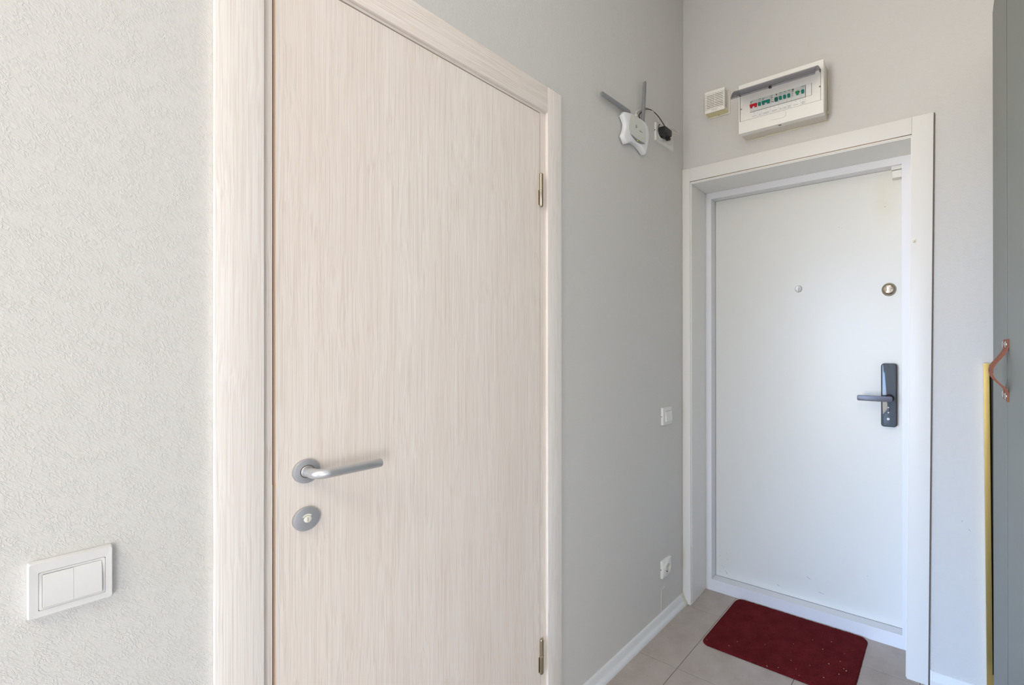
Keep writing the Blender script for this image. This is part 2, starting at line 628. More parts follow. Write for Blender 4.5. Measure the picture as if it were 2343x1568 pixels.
# floor: slab + separate tiles
fl = tag(MB().box(-2.7, 3.7, -5.0, 0.30, -0.12, -0.002).build('floor', M['grout'], origin=(0, 0, 0)),
         'beige square floor tiles with thin dark grout', 'floor', kind='structure')
tile_meshes = {}
TP = 0.4008
TX0, TY0, TYP = 0.2049, -0.025, 0.4116
g = 0.0022
for i in range(-1, 5):
    for j in range(-6, 2):
        x0, x1 = TX0 + (i - 1) * TP + g / 2, TX0 + i * TP - g / 2
        y0, y1 = TY0 + (j - 1) * TYP + g / 2, TY0 + j * TYP - g / 2
        x0c, x1c = max(x0, 0.001), min(x1, 1.829)
        y0c, y1c = max(y0, -2.35), min(y1, 0.285)
        if x1c - x0c < 0.01 or y1c - y0c < 0.01:
            continue
        key = (round(x1c - x0c, 4), round(y1c - y0c, 4))
        dz = random.uniform(-0.0003, 0.0002)
        if key not in tile_meshes:
            t = MB().box(x0c, x1c, y0c, y1c, -0.008, 0.0, 0.0009).build('floor_tile', M['tile'], origin=(x0c, y0c, 0))
            tile_meshes[key] = t.data
        else:
            t = bpy.data.objects.new('floor_tile', tile_meshes[key])
            COL.objects.link(t)
        t.location = (x0c, y0c, dz)
        t.parent = fl
MB().box(-2.6, 3.6, -4.8, -2.36, -0.01, 0.0).build('laminate_floor', M['room_floor'], fl)

# baseboards
prof = [(0.0, 0.0), (0.0275, 0.0), (0.0275, 0.006), (0.024, 0.012), (0.0205, 0.018), (0.0165, 0.020), (0.0135, 0.026),
        (0.0105, 0.034), (0.0085, 0.041), (0.0065, 0.0455), (0.004, 0.049), (0.0, 0.050)]
mb = MB()
n = len(prof)
ya, yb = -0.8806, -0.030
mb.prism(prof, 'y', ya, yb)
bl = tag(mb.build('baseboard_left', M['skirt'], smooth=True, angle=0.9), 'white cove baseboard under the pale grey left wall', 'baseboard', kind='structure')
prof2 = [(x * 1.08, z * 1.06) for x, z in prof]
MB().prism(prof2, 'y', -0.036, -0.0125).build('end_cap', M['skirt_end'], bl, smooth=True, angle=0.9)
mb = MB()
prf = [(-y, z * 1.13) for y, z in prof]
mb.prism(prf, 'x', 1.045, 1.83)
bf = tag(mb.build('baseboard_far', M['skirt'], smooth=True, angle=0.9), 'white cove baseboard between white door casing and wardrobe', 'baseboard', kind='structure')
MB().prism([(y * 1.07, z * 1.05) for y, z in prf], 'x', 1.0385, 1.0455).build('end_cap', M['skirt'], bf, smooth=True, angle=0.9)

# ================================================================== INTERIOR DOOR
d1 = root('door_1', (-0.02, -1.32, 0.0), 'bleached oak interior door with satin lever handle', 'door', kind='structure')
YL0, YL1 = -1.6735, -0.9672
leaf = MB().box(-0.040, 0.0, YL0, YL1, 0.010, 2.0095, 0.0012).build('door_leaf', M['wood_v'], d1)
MB().box(-0.0385, 0.0002, YL0 - 0.0012, YL0 + 0.0018, 0.011, 2.008).build('edge_band', M['edge'], leaf)
MB().prism([(YL0 + 0.0001, 0.987), (YL0 + 0.0016, 0.990), (YL0 + 0.0020, 0.994), (YL0 + 0.0012, 0.998), (YL0 + 0.0001, 0.999)], 'x', -0.002, 0.0005).build('edge_chip', M['chip'], leaf)
# frame with a stop behind the leaf
fr = MB()
fr.box(-0.10, 0.0, -1.735, -1.6765, 0.0, 2.06)
fr.box(-0.10, 0.0, -0.9655, -0.905, 0.0, 2.06)
fr.box(-0.10, -0.042, -1.6765, -1.655, 0.0, 2.0)
fr.box(-0.10, -0.042, -0.985, -0.9655, 0.0, 2.0)
fr.box(-0.10, -0.042, -1.655, -0.985, 0.0, 0.02)
fr.build('door_frame', M['wood_v'], d1)
fh = MB()
fh.box(-0.10, 0.0, -1.6765, -0.9655, 2.0125, 2.06)
fh.box(-0.10, -0.042, -1.6765, -0.9655, 1.985, 2.0125)
fh.build('frame_head', M['wood_h'], d1)
MB().box(-0.01, 0.0008, -1.6783, -1.6765, 0.932, 0.995).build('strike_plate', M['cream'], d1)


def hinge(z0, z1):
    h = MB()
    zm = z0 + (z1 - z0) * 0.525
    c = (0.0055, -0.9665, 0)
    h.lathe(c, 'z', [(0, z0), (0.004, z0), (0.0066, z0 + 0.004), (0.0066, zm - 0.003), (0.0061, zm - 0.0028), (0.0061, zm - 0.0012)], 20)
    h.lathe(c, 'z', [(0.0066, zm + 0.001), (0.0066, z1 - 0.003), (0.004, z1), (0, z1)], 20)
    o = h.build('hinge', M['nickel'], d1, smooth=True)
    MB().lathe(c, 'z', [(0, zm - 0.0015), (0.0071, zm - 0.0015), (0.0071, zm + 0.0015), (0, zm + 0.0015)], 20).build('hinge_washer', M['chrome'], o, smooth=True)
    MB().box(-0.001, 0.0008, -0.9745, -0.9665, z0 + 0.006, zm - 0.004, 0.0003).build('hinge_leaf', M['nickel'], o)


hinge(1.7085, 1.8165)
hinge(0.2125, 0.3245)

RY, RZ = -1.6203, 1.0097
ro = MB().lathe((0, RY, RZ), 'x', [(0.0243, 0), (0.0243, 0.0062), (0.0232, 0.0078), (0.0215, 0.0084), (0.0118, 0.0084), (0.0118, 0.0076), (0, 0.0076)], 48).build('handle_rosette', M['alu2'], d1, smooth=True, angle=0.5)
MB().lathe((0.0083, RY, RZ), 'x', [(0, 0), (0.0130, 0), (0.0130, 0.0003), (0, 0.0003)], 32).build('groove', M['slot'], ro)
MB().lathe((0.0076, RY, RZ), 'x', [(0, 0), (0.0116, 0), (0.0116, 0.0022), (0.0108, 0.003), (0, 0.003)], 32).build('collar', M['alu'], ro, smooth=True)
path = [(0.008, RY, RZ - .0005), (0.022, RY, RZ - .0006), (0.034, RY, RZ - .0007)]
for k in range(9):
    a = math.pi / 2 * k / 8
    path.append((0.034 + 0.021 * math.sin(a), RY + 0.021 * (1 - math.cos(a)), RZ - .0008))
path += [(0.055, -1.57, RZ - .001), (0.055, -1.53, RZ - .0012), (0.055, -1.499, RZ - .0014), (0.055, -1.4975, RZ - .0014)]
MB().tube(path, [0.0098] * (len(path) - 2) + [0.0093, 0.0085], 24).build('lever', M['alu'], d1, smooth=True, angle=0.9)

LY, LZ = -1.6206, 0.9128
lo = MB().lathe((0, LY, LZ), 'x', [(0.0241, 0), (0.0241, 0.0062), (0.0232, 0.0078), (0.0220, 0.0083), (0, 0.0083)], 48).build('privacy_rosette', M['alu2'], d1, smooth=True, angle=0.5)
bp = MB().lathe((0.0083, LY + 0.0008, LZ - 0.0002), 'x', [(0.0068, 0), (0.0068, 0.0008), (0.0062, 0.0013), (0, 0.0013)], 28)
bp.build('coin_slot_button', M['cream'], lo, smooth=True)
MB().box(0.0094, 0.0098, LY + 0.0003, LY + 0.0013, LZ - 0.0045, LZ + 0.0042).build('coin_slot', M['ink_l'], lo)
arc = []
for k in range(9):
    a = math.radians(40 + 105 * k / 8)
    arc.append((LY + 0.0106 * math.cos(a), LZ + 0.0106 * math.sin(a)))
for k in range(9):
    a = math.radians(145 - 105 * k / 8)
    arc.append((LY + 0.0075 * math.cos(a), LZ + 0.0075 * math.sin(a)))
MB().prism(arc, 'x', 0.0080, 0.00845).build('indicator_slot', M['cream'], lo)

# casing of the interior door
t1 = root('trim_1', (0.006, -1.32, 0), 'bleached oak casing boards around the interior door', 'trim', kind='structure')
MB().box(0.0002, 0.012, -1.7645, -1.6928, 0, 2.102, 0.0022).build('casing_board', M['wood_lit'], t1, smooth=True)
MB().box(0.0002, 0.012, -0.9438, -0.8796, 0, 2.102, 0.0022).build('casing_board', M['wood_lit'], t1, smooth=True)
MB().box(0.0002, 0.0118, -1.6925, -0.9441, 2.0190, 2.1015, 0.0016).build('casing_board', M['wood_h'], t1, smooth=True)

# ================================================================== ENTRY DOOR
YF, YP = 0.1724, 0.224
d2 = root('door_2', (0.5, 0.2, 0), 'white steel entry door with dark smart lock', 'door', kind='structure')
fx0, fx1, fx2, fx3, fz1, fz2, fz3 = 0.022, 0.0701, 0.9345, 0.999, 2.075, 2.0186, 0.0575
f = MB()
f.box(fx0, fx1, YF, YP - 0.0001, 0, fz1)
f.box(fx2, fx3, YF, YP - 0.0001, 0, fz1)
f.box(fx1, fx2, YF, YP - 0.0001, fz2, fz1)
f.box(fx1, fx2, YF, YP - 0.0001, 0, fz3)
f.box(fx0, fx1 - 0.013, YP - 0.0001, YP + 0.05, 0, fz1)
f.box(fx2 + 0.013, fx3, YP - 0.0001, YP + 0.05, 0, fz1)
f.box(fx1 - 0.013, fx2 + 0.013, YP - 0.0001, YP + 0.05, fz2 + 0.013, fz1)
f.box(fx1 - 0.013, fx2 + 0.013, YP - 0.0001, YP + 0.05, 0, fz3 - 0.013)
f.build('door_frame', M['frame_white'], d2)
lf = MB().box(fx1 - 0.012, fx2 + 0.012, YP + 0.0, YP + 0.06, fz3 - 0.012, fz2 + 0.012).build('door_leaf', M['leaf'], d2)
# thin dark rubber line round the leaf
s = MB()
e = 0.0022
s.box(fx1, fx1 + e, YP - 0.0006, YP, fz3, fz2)
s.box(fx1, fx2, YP - 0.0006, YP, fz3, fz3 + e)
s.box(fx1, fx2, YP - 0.0006, YP, fz2 - 0.0012, fz2)
s.build('seal', M['ink_l'], d2)
# scuffs and dirt specks
sp = MB()


def speck(x, z, r, l=0.0, ang=0.0):
    c, sn = math.cos(ang), math.sin(ang)
    pts = [(x + (r + l) * c * math.cos(2 * math.pi * k / 7) - r * sn * math.sin(2 * math.pi * k / 7),
            z + (r + l) * sn * math.cos(2 * math.pi * k / 7) + r * c * math.sin(2 * math.pi * k / 7)) for k in range(7)]
    sp.prism(pts, 'y', YP - 0.0004, YP + 0.0002)


for x, z, r in ((0.0975, 0.165, .0012), (0.130, 0.185, .0013), (0.135, 0.155, .0016), (0.115, 0.108, .0013), (0.125, 0.092, .0017),
                (0.131, 0.085, .0022), (0.133, 0.079, .0018), (0.098, 0.083, .0015), (0.106, 0.115, .001), (0.6795, 1.8, .0014),
                (0.795, 0.245, .0014), (0.6925, 1.795, .0009)):
    speck(x, z, r)
for x, z, r, l, a in ((0.543, 0.17, .0006, .012, -.5), (0.40, 0.095, .0006, .009, -.4), (0.60, 0.115, .0006, .014, -.15),
                      (0.867, 1.863, .0011, .002, 1.0)):
    speck(x, z, r, l, a)
o = sp.build('scuff_marks', M['ink_l'], d2)
o['kind'] = 'stuff'

# peephole
pe = MB().lathe((0.4995, YP, 1.5318), 'y', [(0.0163, 0), (0.0163, -0.002), (0.0145, -0.0036), (0.0126, -0.0032), (0, -0.0032)], 36).build('peephole', M['peep'], d2, smooth=True, angle=0.5)
MB().box(0.4995 + .0006, 0.4995 + .0021, YP - 0.0042, YP - 0.003, 1.521, 1.543).build('cover_seam', M['ink_l'], pe)

# round thumb turn
DX, DZ = 0.8822, 1.5035
db = MB().lathe((DX, YP, DZ), 'y', [(0.0285, 0), (0.0285, -0.003), (0.0262, -0.0075), (0.0215, -0.0095), (0.0195, -0.0085), (0.017, -0.0075), (0, -0.0075)], 48).build('deadbolt_rosette', M['nickel'], d2, smooth=True, angle=0.5)
MB().lathe((DX, YP - 0.0075, DZ), 'y', [(0.0168, 0), (0.0168, -0.0012), (0.015, -0.002), (0, -0.002)], 40).build('inner_plate', M['chrome'], db, smooth=True)
tt = [(DX - 0.0112, DZ - 0.0155), (DX + 0.0112, DZ - 0.0155), (DX + 0.0085, DZ - 0.006), (DX + 0.0082, DZ + 0.006), (DX + 0.0112, DZ + 0.0155), (DX - 0.0112, DZ + 0.0155), (DX - 0.0082, DZ + 0.006), (DX - 0.0085, DZ - 0.006)]
MB().prism(tt, 'y', YP - 0.0095, YP - 0.024, 0.0016).build('thumb_turn', M['chrome'], db, smooth=True)

# smart lock
SY = 0.195
lk = MB()
lk.prism(rrect(0.8535, 0.9135, 0.9155, 1.1855, 0.0115, 6), 'y', YP, SY + 0.006, 0.0022)
lk = lk.build('smart_lock', M['lock'], d2, smooth=True)
MB().prism(rrect(0.8535, 0.9120, 0.9160, 1.1850, 0.0112, 6), 'y', SY + 0.0085, SY, 0.0014).build('front_bezel', M['black'], lk, smooth=True)
MB().prism(rrect(0.8563, 0.9095, 0.9190, 1.1822, 0.0095, 6), 'y', SY + 0.0008, SY - 0.0004, 0.0003).build('glass_panel', M['lock_glass'], lk, smooth=True)
lv = MB()
pts = rrect(0.7675, 0.9025, 1.0275, 1.0502, 0.0055, 5)
lv.prism(pts, 'y', 0.150, 0.137, 0.0018)
lv.build('lever', M['lock_lever'], lk, smooth=True)
MB().lathe((0.8875, SY, 1.0389), 'y', [(0.0165, 0), (0.0165, -0.002), (0.0145, -0.004), (0.0125, -0.006), (0.0125, -0.045), (0, -0.045)], 32).build('lever_neck', M['black'], lk, smooth=True)
for zz in (0.9985, 0.9765):
    MB().lathe((0.8818, SY - 0.0004, zz), 'y', [(0.0024, 0), (0.0024, -0.0005), (0, -0.0005)], 16).build('indicator_dot', M['white_ink'], lk)
MB().prism([(0.8818 + 0.0058 * math.cos(t), 0.9873 + 0.0088 * math.sin(t)) for t in [2 * math.pi * k / 24 for k in range(24)]], 'y', SY - 0.0003, SY - 0.0008).build('turn_recess', M['lock'], lk)
MB().prism(rrect(0.8812, 0.8862, 0.9825, 0.9918, 0.0018), 'y', SY - 0.0006, SY - 0.006, 0.0006).build('privacy_knob', M['lock'], lk, smooth=True)
MB().ring(circle(0.8812, 0.9495, 0.0052, 24), circle(0.8812, 0.9495, 0.0018, 24), 'y', SY - 0.0003, SY - 0.0012).build('bell_button', M['white_ink'], lk)
lg = MB()
for k in range(3):
    lg.box(0.881 + 0.0022 * k, 0.8822 + 0.0022 * k, SY - 0.0009, SY - 0.0003, 1.1712 - 0.0013 * k, 1.1742 + 0.0006 * k)
lg.build('logo_print', M['ink'], lk)

# door contact sensor, two small white blocks under the head of the frame
MB().box(0.8950, 0.9345, YF + 0.012, YP, 2.0035, 2.0186, 0.001).build('contact_sensor', M['plastic2'], d2)
MB().box(0.8975, 0.9330, YF + 0.018, YP, 1.971, 2.0015, 0.001).build('contact_sensor', M['plastic2'], d2)

# casing and jamb lining of the entry door
t2 = root('trim_2', (0.5, -0.006, 0), 'white casing and jamb lining around the entry door', 'trim', kind='structure')
yc = -0.0125
MB().prism([(0.0008, 0.0), (0.0452, 0.0), (0.0415, 2.1245), (0.0008, 2.1265)], 'y', -0.0003, yc, 0.0016).build('casing_board', M['trim'], t2, smooth=True)
MB().prism([(0.9620, 0.0), (1.0322, 0.0), (1.0525, 2.1245), (0.9826, 2.1245)], 'y', -0.0003, yc, 0.0012).build('casing_board', M['trim'], t2, smooth=True)
MB().prism([(0.0418, 2.0615), (0.9815, 2.0615), (0.9821, 2.1245), (0.0418, 2.1245)], 'y', -0.0003, yc, 0.0010).build('casing_board', M['trim'], t2, smooth=True)
MB().prism([(1.0322, 0.0), (1.0352, 0.0), (1.0552, 2.1240), (1.0525, 2.1240)], 'y', -0.0003, yc + 0.003).build('casing_edge_shade', M['dark_edge'], t2)  # dark strip paints the bare casing edge and its gap shadow together
# left lining, slightly splayed; head lining; right lining
MB().prism([(0.030, -0.002), (0.0468, -0.002), (0.0385, YF - .0004), (0.024, YF - .0004)], 'z', 0.0, 2.0500, 0.0006).build('jamb_lining', M['jamb'], t2)
MB().prism([(0.0405, -0.006), (0.0447, -0.006), (0.0447, -0.002), (0.0405, -0.002)], 'z', 0.0, 2.055).build('jamb_bead', M['jamb'], t2)
MB().prism([(-0.004, 2.0505), (YF - .0004, 2.0502), (YF - .0004, 2.0602), (-0.004, 2.0600)], 'x', 0.0400, 0.985, 0.0006).build('jamb_lining', M['jamb'], t2)
MB().box(0.0430, 0.9815, -0.008, -0.004, 2.0545, 2.0592, 0.0006).build('jamb_bead', M['jamb'], t2)
MB().prism([(0.2, 2.0596), (0.5, 2.0596), (0.9, 2.0596), (0.975, 2.0600), (0.9, 2.0617), (0.6, 2.0619), (0.3, 2.0613), (0.12, 2.0606)], 'y', -0.0085, -0.0075).build('raw_gap', M['edge'], t2)
MB().prism([(0.9785, -0.002), (0.990, -0.002), (0.990, YF - .0004), (0.972, YF - .0004)], 'z', 0.0, 2.0500).build('jamb_lining', M['jamb'], t2)
MB().prism([(0.9612, 0.0), (0.9622, 0.0), (0.9828, 2.060), (0.9818, 2.060)], 'y', -0.0008, -0.0042).build('bead_gap', M['ink_l'], t2)
MB().prism([(0.9585, 0.0), (0.9622, 0.0), (0.9828, 2.055), (0.9790, 2.055)], 'y', -0.0005, -0.0035).build('jamb_bead', M['jamb'], t2)
ap = MB().prism(rrect(0.9808, 0.9955, 1.646, 1.6645, 0.004), 'y', yc, yc - 0.002, 0.0006).build('adhesive_pad', M['cream'], t2, smooth=True)
MB().lathe((0.988, yc - 0.002, 1.654), 'y', [(0.0045, 0), (0.0045, -0.003), (0.0030, -0.0045), (0, -0.0045)], 20).build('pad_stud', M['caulk'], ap, smooth=True)

# ================================================================== SWITCHES AND SOCKETS (left wall)


def plate_x(name, parent, y0, y1, z0, z1, x0, x1, m, r=0.004):
    return MB().prism(rrect(y0, y1, z0, z1, r), 'x', x0, x1, 0.0022).build(name, m, parent, smooth=True)


def frame_x(name, parent, o, i, x0, x1, m, slope=0.0, r=0.004):
    """rounded frame with an opening: o, i = (y0,y1,z0,z1)"""
    mb = MB()
    O = rrect(*o, r)
    O2 = rrect(o[0] + slope, o[1] - slope, o[2] + slope, o[3] - slope, r)
    I = rrect(*i, 0.0015)
    n = len(O)
    vs = [(x0, p[0], p[1]) for p in O] + [(x1 - 0.004, p[0], p[1]) for p in O] + [(x1, p[0], p[1]) for p in O2] + \
         [(x1 - 0.0006, p[0], p[1]) for p in I] + [(x0, p[0], p[1]) for p in I]
    fs = []
    for ring in range(4):
        for k in range(n):
            k2 = (k + 1) % n
            fs.append((ring * n + k, ring * n + k2, (ring + 1) * n + k2, (ring + 1) * n + k))
    for k in range(n):
        k2 = (k + 1) % n
        fs.append((4 * n + k, 4 * n + k2, k2, k))
    mb.add(vs, fs)
    return mb.build(name, m, parent, smooth=True, angle=0.6)


def rocker(y0, y1, z0, z1, xt, xb, name, parent, m):
    """curved rocker: top edge pressed in to xt, bottom edge out at xb"""
    mb = MB()
    pr = [(0.001, z0), (xb - 0.001, z0), (xb, z0 + 0.0015)]
    for k in range(1, 8):
        t = k / 8
        z = z0 + (z1 - z0) * t
        pr.append((xb + (xt - xb) * t + 0.0014 * math.sin(math.pi * t), z))
    pr += [(xt, z1 - 0.001), (xt - 0.001, z1), (0.001, z1)]
    mb.prism(pr, 'y', y0, y1, 0.0)
    return mb.build(name, m, parent, smooth=True, angle=0.5)


# big two-gang switch near the camera
sw = root('light_switch', (0, -1.925, 0.8765), 'large white double rocker light switch on the textured wall beside oak casing', 'light switch')
frame_x('cover_frame', sw, (-1.9655, -1.8845, 0.8762, 0.9558), (-1.9560, -1.8925, 0.8862, 0.9408), 0.0002, 0.0122, M['plastic'], 0.0014, 0.0022)
frame_x('inner_bezel', sw, (-1.9559, -1.8926, 0.8863, 0.9407), (-1.9528, -1.8962, 0.8892, 0.9374), 0.0002, 0.0121, M['plastic'], 0.0003, 0.002)
MB().box(0.0003, 0.006, -1.953, -1.896, 0.889, 0.9375).build('back_plate', M['line'], sw)
rocker(-1.9525, -1.9241, 0.8893, 0.9366, 0.0118, 0.0152, 'rocker', sw, M['plastic'])
rocker(-1.9239, -1.8965, 0.8893, 0.9370, 0.0120, 0.0154, 'rocker', sw, M['plastic'])

# small one-gang switch by the entry
s2 = root('light_switch', (0, -0.175, 0.90), 'small white single rocker light switch beside white entry casing', 'light switch')
frame_x('cover_frame', s2, (-0.2155, -0.1345, 0.8995, 0.9790), (-0.1945, -0.1395, 0.9125, 0.9615), 0.0002, 0.011, M['plastic2'], 0.0012, 0.003)
rocker(-0.1938, -0.1402, 0.9135, 0.9603, 0.0125, 0.0165, 'rocker', s2, M['plastic2'])
MB().box(0.0003, 0.006, -0.1945, -0.1395, 0.9125, 0.9615).build('back_plate', M['line'], s2)
MB().box(0.0010, 0.0045, -0.2162, -0.2152, 0.9365, 0.9405).build('pry_notch', M['slot'], s2)


def socket(parent, cy, cz, x, m, r=0.0203, rim=None):
    rim = rim or [(r + 0.0045, x - 0.008), (r + 0.0045, x - 0.001), (r + 0.0035, x)]
    o = MB().lathe((0, cy, cz), 'x', rim + [(r, x), (r - 0.0005, x - 0.0012), (r - 0.0012, x - 0.0145), (0, x - 0.0145)], 40).build('socket_well', m, parent, smooth=True, angle=0.6)
    p = MB()
    for dy in (-0.0095, 0.0095):
        p.lathe((x - 0.0144, cy + dy, cz), 'x', [(0.0027, 0), (0.0027, 0.0003), (0, 0.0003)], 14)
    p.build('pin_holes', M['slot'], o)
    for sg in (1, -1):
        MB().box(x - 0.0145, x - 0.003, cy - 0.003, cy + 0.003, cz + sg * (r - 0.0028) - 0.0009, cz + sg * (r - 0.0028) + 0.0009).build('earth_clip', M['nickel'], o)
    return o


k1 = root('wall_socket', (0, -0.182, 0.203), 'low white single wall socket just above baseboard beside entry casing', 'wall socket')
frame_x('cover_plate', k1, (-0.2225, -0.1420, 0.2035, 0.2835), (-0.2035, -0.1605, 0.2215, 0.2645), 0.0002, 0.0125, M['plastic2'], 0.004, 0.003)
socket(k1, -0.1815, 0.2428, 0.0185, M['plastic2'], rim=[(0.0385, 0.0100), (0.0385, 0.0122), (0.0330, 0.0148), (0.0275, 0.0172), (0.0235, 0.0184)])
MB().box(0.0008, 0.0045, -0.2232, -0.2222, 0.2425, 0.2470).build('pry_notch', M['slot'], k1)

k2 = root('wall_socket', (0, -0.192, 2.178), 'high white double wall socket beside router holding black plug adapter', 'wall socket')
frame_x('cover_plate', k2, (-0.2705, -0.1145, 2.1780, 2.2590), (-0.2575, -0.1280, 2.1935, 2.2435), 0.0002, 0.0098, M['plastic2'], 0.002, 0.002)
MB().box(0.0003, 0.0090, -0.2575, -0.1280, 2.1935, 2.2435).build('insert_plate', M['plastic2'], k2)
socket(k2, -0.2290, 2.2185, 0.0125, M['plastic2'])
socket(k2, -0.1560, 2.2185, 0.0125, M['plastic2'])
MB().box(0.0008, 0.0045, -0.2712, -0.2702, 2.2215, 2.2260).build('pry_notch', M['slot'], k2)

# ================================================================== ROUTER
rc = root('wifi_router', (0, -0.445, 2.069), 'white router with two grey antennas mounted on the left wall', 'router')
cy0, cz0 = -0.445, 2.1325


def router_outline(s=1.0, inset=0.0):
    # concave sided body with chamfered horn-like corners, symmetrical about the middle
    loop = [(-0.0998, 0.0415), (-0.0876, 0.0590), (-0.0720, 0.0640), (-0.0400, 0.0720), (0.0, 0.0770), (0.0400, 0.0785), (0.0700, 0.0760),
            (0.0880, 0.0660), (0.0980, 0.0480), (0.1000, 0.0280), (0.0965, 0.0080), (0.0920, -0.0120), (0.0840, -0.0340), (0.0730, -0.0560),
            (0.0620, -0.0640), (0.0540, -0.0610), (0.0380, -0.0520), (0.0180, -0.0455), (0.0, -0.0430), (-0.0200, -0.0430), (-0.0400, -0.0470),
            (-0.0560, -0.0550), (-0.0700, -0.0630), (-0.0785, -0.0640), (-0.0998, -0.0410), (-0.0940, -0.0300), (-0.0860, -0.0130), (-0.0815, 0.0020),
            (-0.0810, 0.0140), (-0.0845, 0.0240), (-0.0930, 0.0340)]
    pts = [(cy0 + a * s, cz0 + b * s) for a, b in loop]
    return pts


mb = MB()
O = router_outline()
n = len(O)
layers = [(0.004, 0.97), (0.010, 1.0), (0.016, 1.0), (0.021, 0.985), (0.024, 0.955), (0.0262, 0.90), (0.0278, 0.80), (0.0288, 0.6), (0.0294, 0.35)]
vs, fs = [], []
for xh, sc in layers:
    for p in router_outline(sc):
        vs.append((xh, p[0], p[1]))
for L in range(len(layers) - 1):
    for k in range(n):
        k2_ = (k + 1) % n
        fs.append((L * n + k, L * n + k2_, (L + 1) * n + k2_, (L + 1) * n + k))
fs.append(tuple(range(n - 1, -1, -1)))
fs.append(tuple((len(layers) - 1) * n + k for k in range(n)))
mb.add(vs, fs)
mb.build('body', M['router'], rc, smooth=True, angle=1.2)
mb = MB()
vs = [(0.0005, p[0], p[1]) for p in router_outline(0.93)] + [(0.0105, p[0], p[1]) for p in router_outline(0.985)]
mb.add(vs, [tuple(range(n - 1, -1, -1)), tuple(range(n, 2 * n))] + [(k, (k + 1) % n, n + (k + 1) % n, n + k) for k in range(n)])
mb.build('base_shell', M['router_g'], rc)


def dome_x(y, z):
    """height of the router face at a point, for the parts that lie on it"""
    best = 0.0294
    a, b = y - cy0, z - cz0
    rad = math.hypot(a, b)
    rr = 1e9
    Q = router_outline()
    for i in range(n):
        p0 = (Q[i][0] - cy0, Q[i][1] - cz0)
        q0 = (Q[(i + 1) % n][0] - cy0, Q[(i + 1) % n][1] - cz0)
        dx, dz = q0[0] - p0[0], q0[1] - p0[1]
        den = a * dz - b * dx
        if abs(den) < 1e-12:
            continue
        k = (p0[0] * dz - p0[1] * dx) / den          # ray (a, b) * k meets the edge
        t = (p0[0] * b - p0[1] * a) / den
        if k > 0 and -1e-6 <= t <= 1 + 1e-6:
            rr = min(rr, k * rad)
    s_ = min(1.0, rad / max(rr, 1e-6))
    for (x0, s0), (x1, s1) in zip(layers[::-1], layers[::-1][1:]):
        if s1 >= s_ >= s0:
            return x0 + (x1 - x0) * (s_ - s0) / (s1 - s0)
    return best if s_ < 0.35 else 0.02


def drape(outline, off, name, m, parent):
    """a thin sheet following the domed face, from an outline polygon (y, z)"""
    c = (sum(p[0] for p in outline) / len(outline), sum(p[1] for p in outline) / len(outline))
    mb = MB()
    R = 7
    nn = len(outline)
    vs = [(dome_x(*c) + off, c[0], c[1])]
    for r in range(1, R + 1):
        for p in outline:
            y, z = c[0] + (p[0] - c[0]) * r / R, c[1] + (p[1] - c[1]) * r / R
            vs.append((dome_x(y, z) + off, y, z))
    fs = [(0, 1 + k, 1 + (k + 1) % nn) for k in range(nn)]
    for r in range(R - 1):
        for k in range(nn):
            fs.append((1 + r * nn + k, 1 + r * nn + (k + 1) % nn, 1 + (r + 1) * nn + (k + 1) % nn, 1 + (r + 1) * nn + k))
    mb.add(vs, fs)
    return mb.build(name, m, parent, smooth=True)


sp_ = smooth_path([(-0.048, 0.060, 0), (-0.057, 0.035, 0), (-0.060, 0.005, 0), (-0.055, -0.016, 0), (-0.030, -0.021, 0), (0.0, -0.0225, 0),
                   (0.030, -0.021, 0), (0.055, -0.016, 0), (0.060, 0.005, 0), (0.057, 0.035, 0), (0.048, 0.060, 0), (0.025, 0.068, 0),
                   (0.0, 0.0705, 0), (-0.025, 0.068, 0), (-0.048, 0.060, 0)], 3)[:-1]
drape([(cy0 + p.x, cz0 + p.y) for p in sp_], 0.0006, 'face_panel', M['router_p'], rc)
bar = [(-0.056 + 0.112 * k / 14, -0.0195 - 0.0035 * math.sin(math.pi * k / 14)) for k in range(15)] + \
      [(0.056 - 0.112 * k / 14, -0.0195 - 0.0155 * math.sin(math.pi * k / 14)) for k in range(1, 14)]
drape([(cy0 + a, cz0 + b) for a, b in bar], 0.0012, 'indicator_bar', M['router_g'], rc)
MB().lathe((dome_x(cy0 - 0.004, cz0 - 0.029) + 0.001, cy0 - 0.004, cz0 - 0.0285), 'x', [(0.0016, 0), (0.0016, 0.0008), (0, 0.0008)], 12).build('power_light', M['led'], rc)
# maker's mark on the face: round emblem and small lettering
xt = dome_x(cy0, cz0 + 0.02) + 0.0007
em = MB()
ey, ez = cy0 - 0.012, cz0 + 0.026
em.ring(circle(ey, ez, 0.0058, 20), circle(ey, ez, 0.0040, 20), 'x', xt, xt + 0.0003)
em.box(xt, xt + 0.0003, ey - 0.0058, ey - 0.0040, ez - 0.0085, ez + 0.001)
em.box(xt, xt + 0.0003, ey - 0.0015, ey + 0.0003, ez - 0.0015, ez + 0.0085)
em.add(*(lambda t: (t.v, t.f))(text_mb('tp-link', 0.0090, lambda u, v, w_: (xt + 0.0001 + max(w_, 0), cy0 + 0.020 + u, cz0 + 0.018 + v))))
em.build('logo_print', M['router_g'], rc)


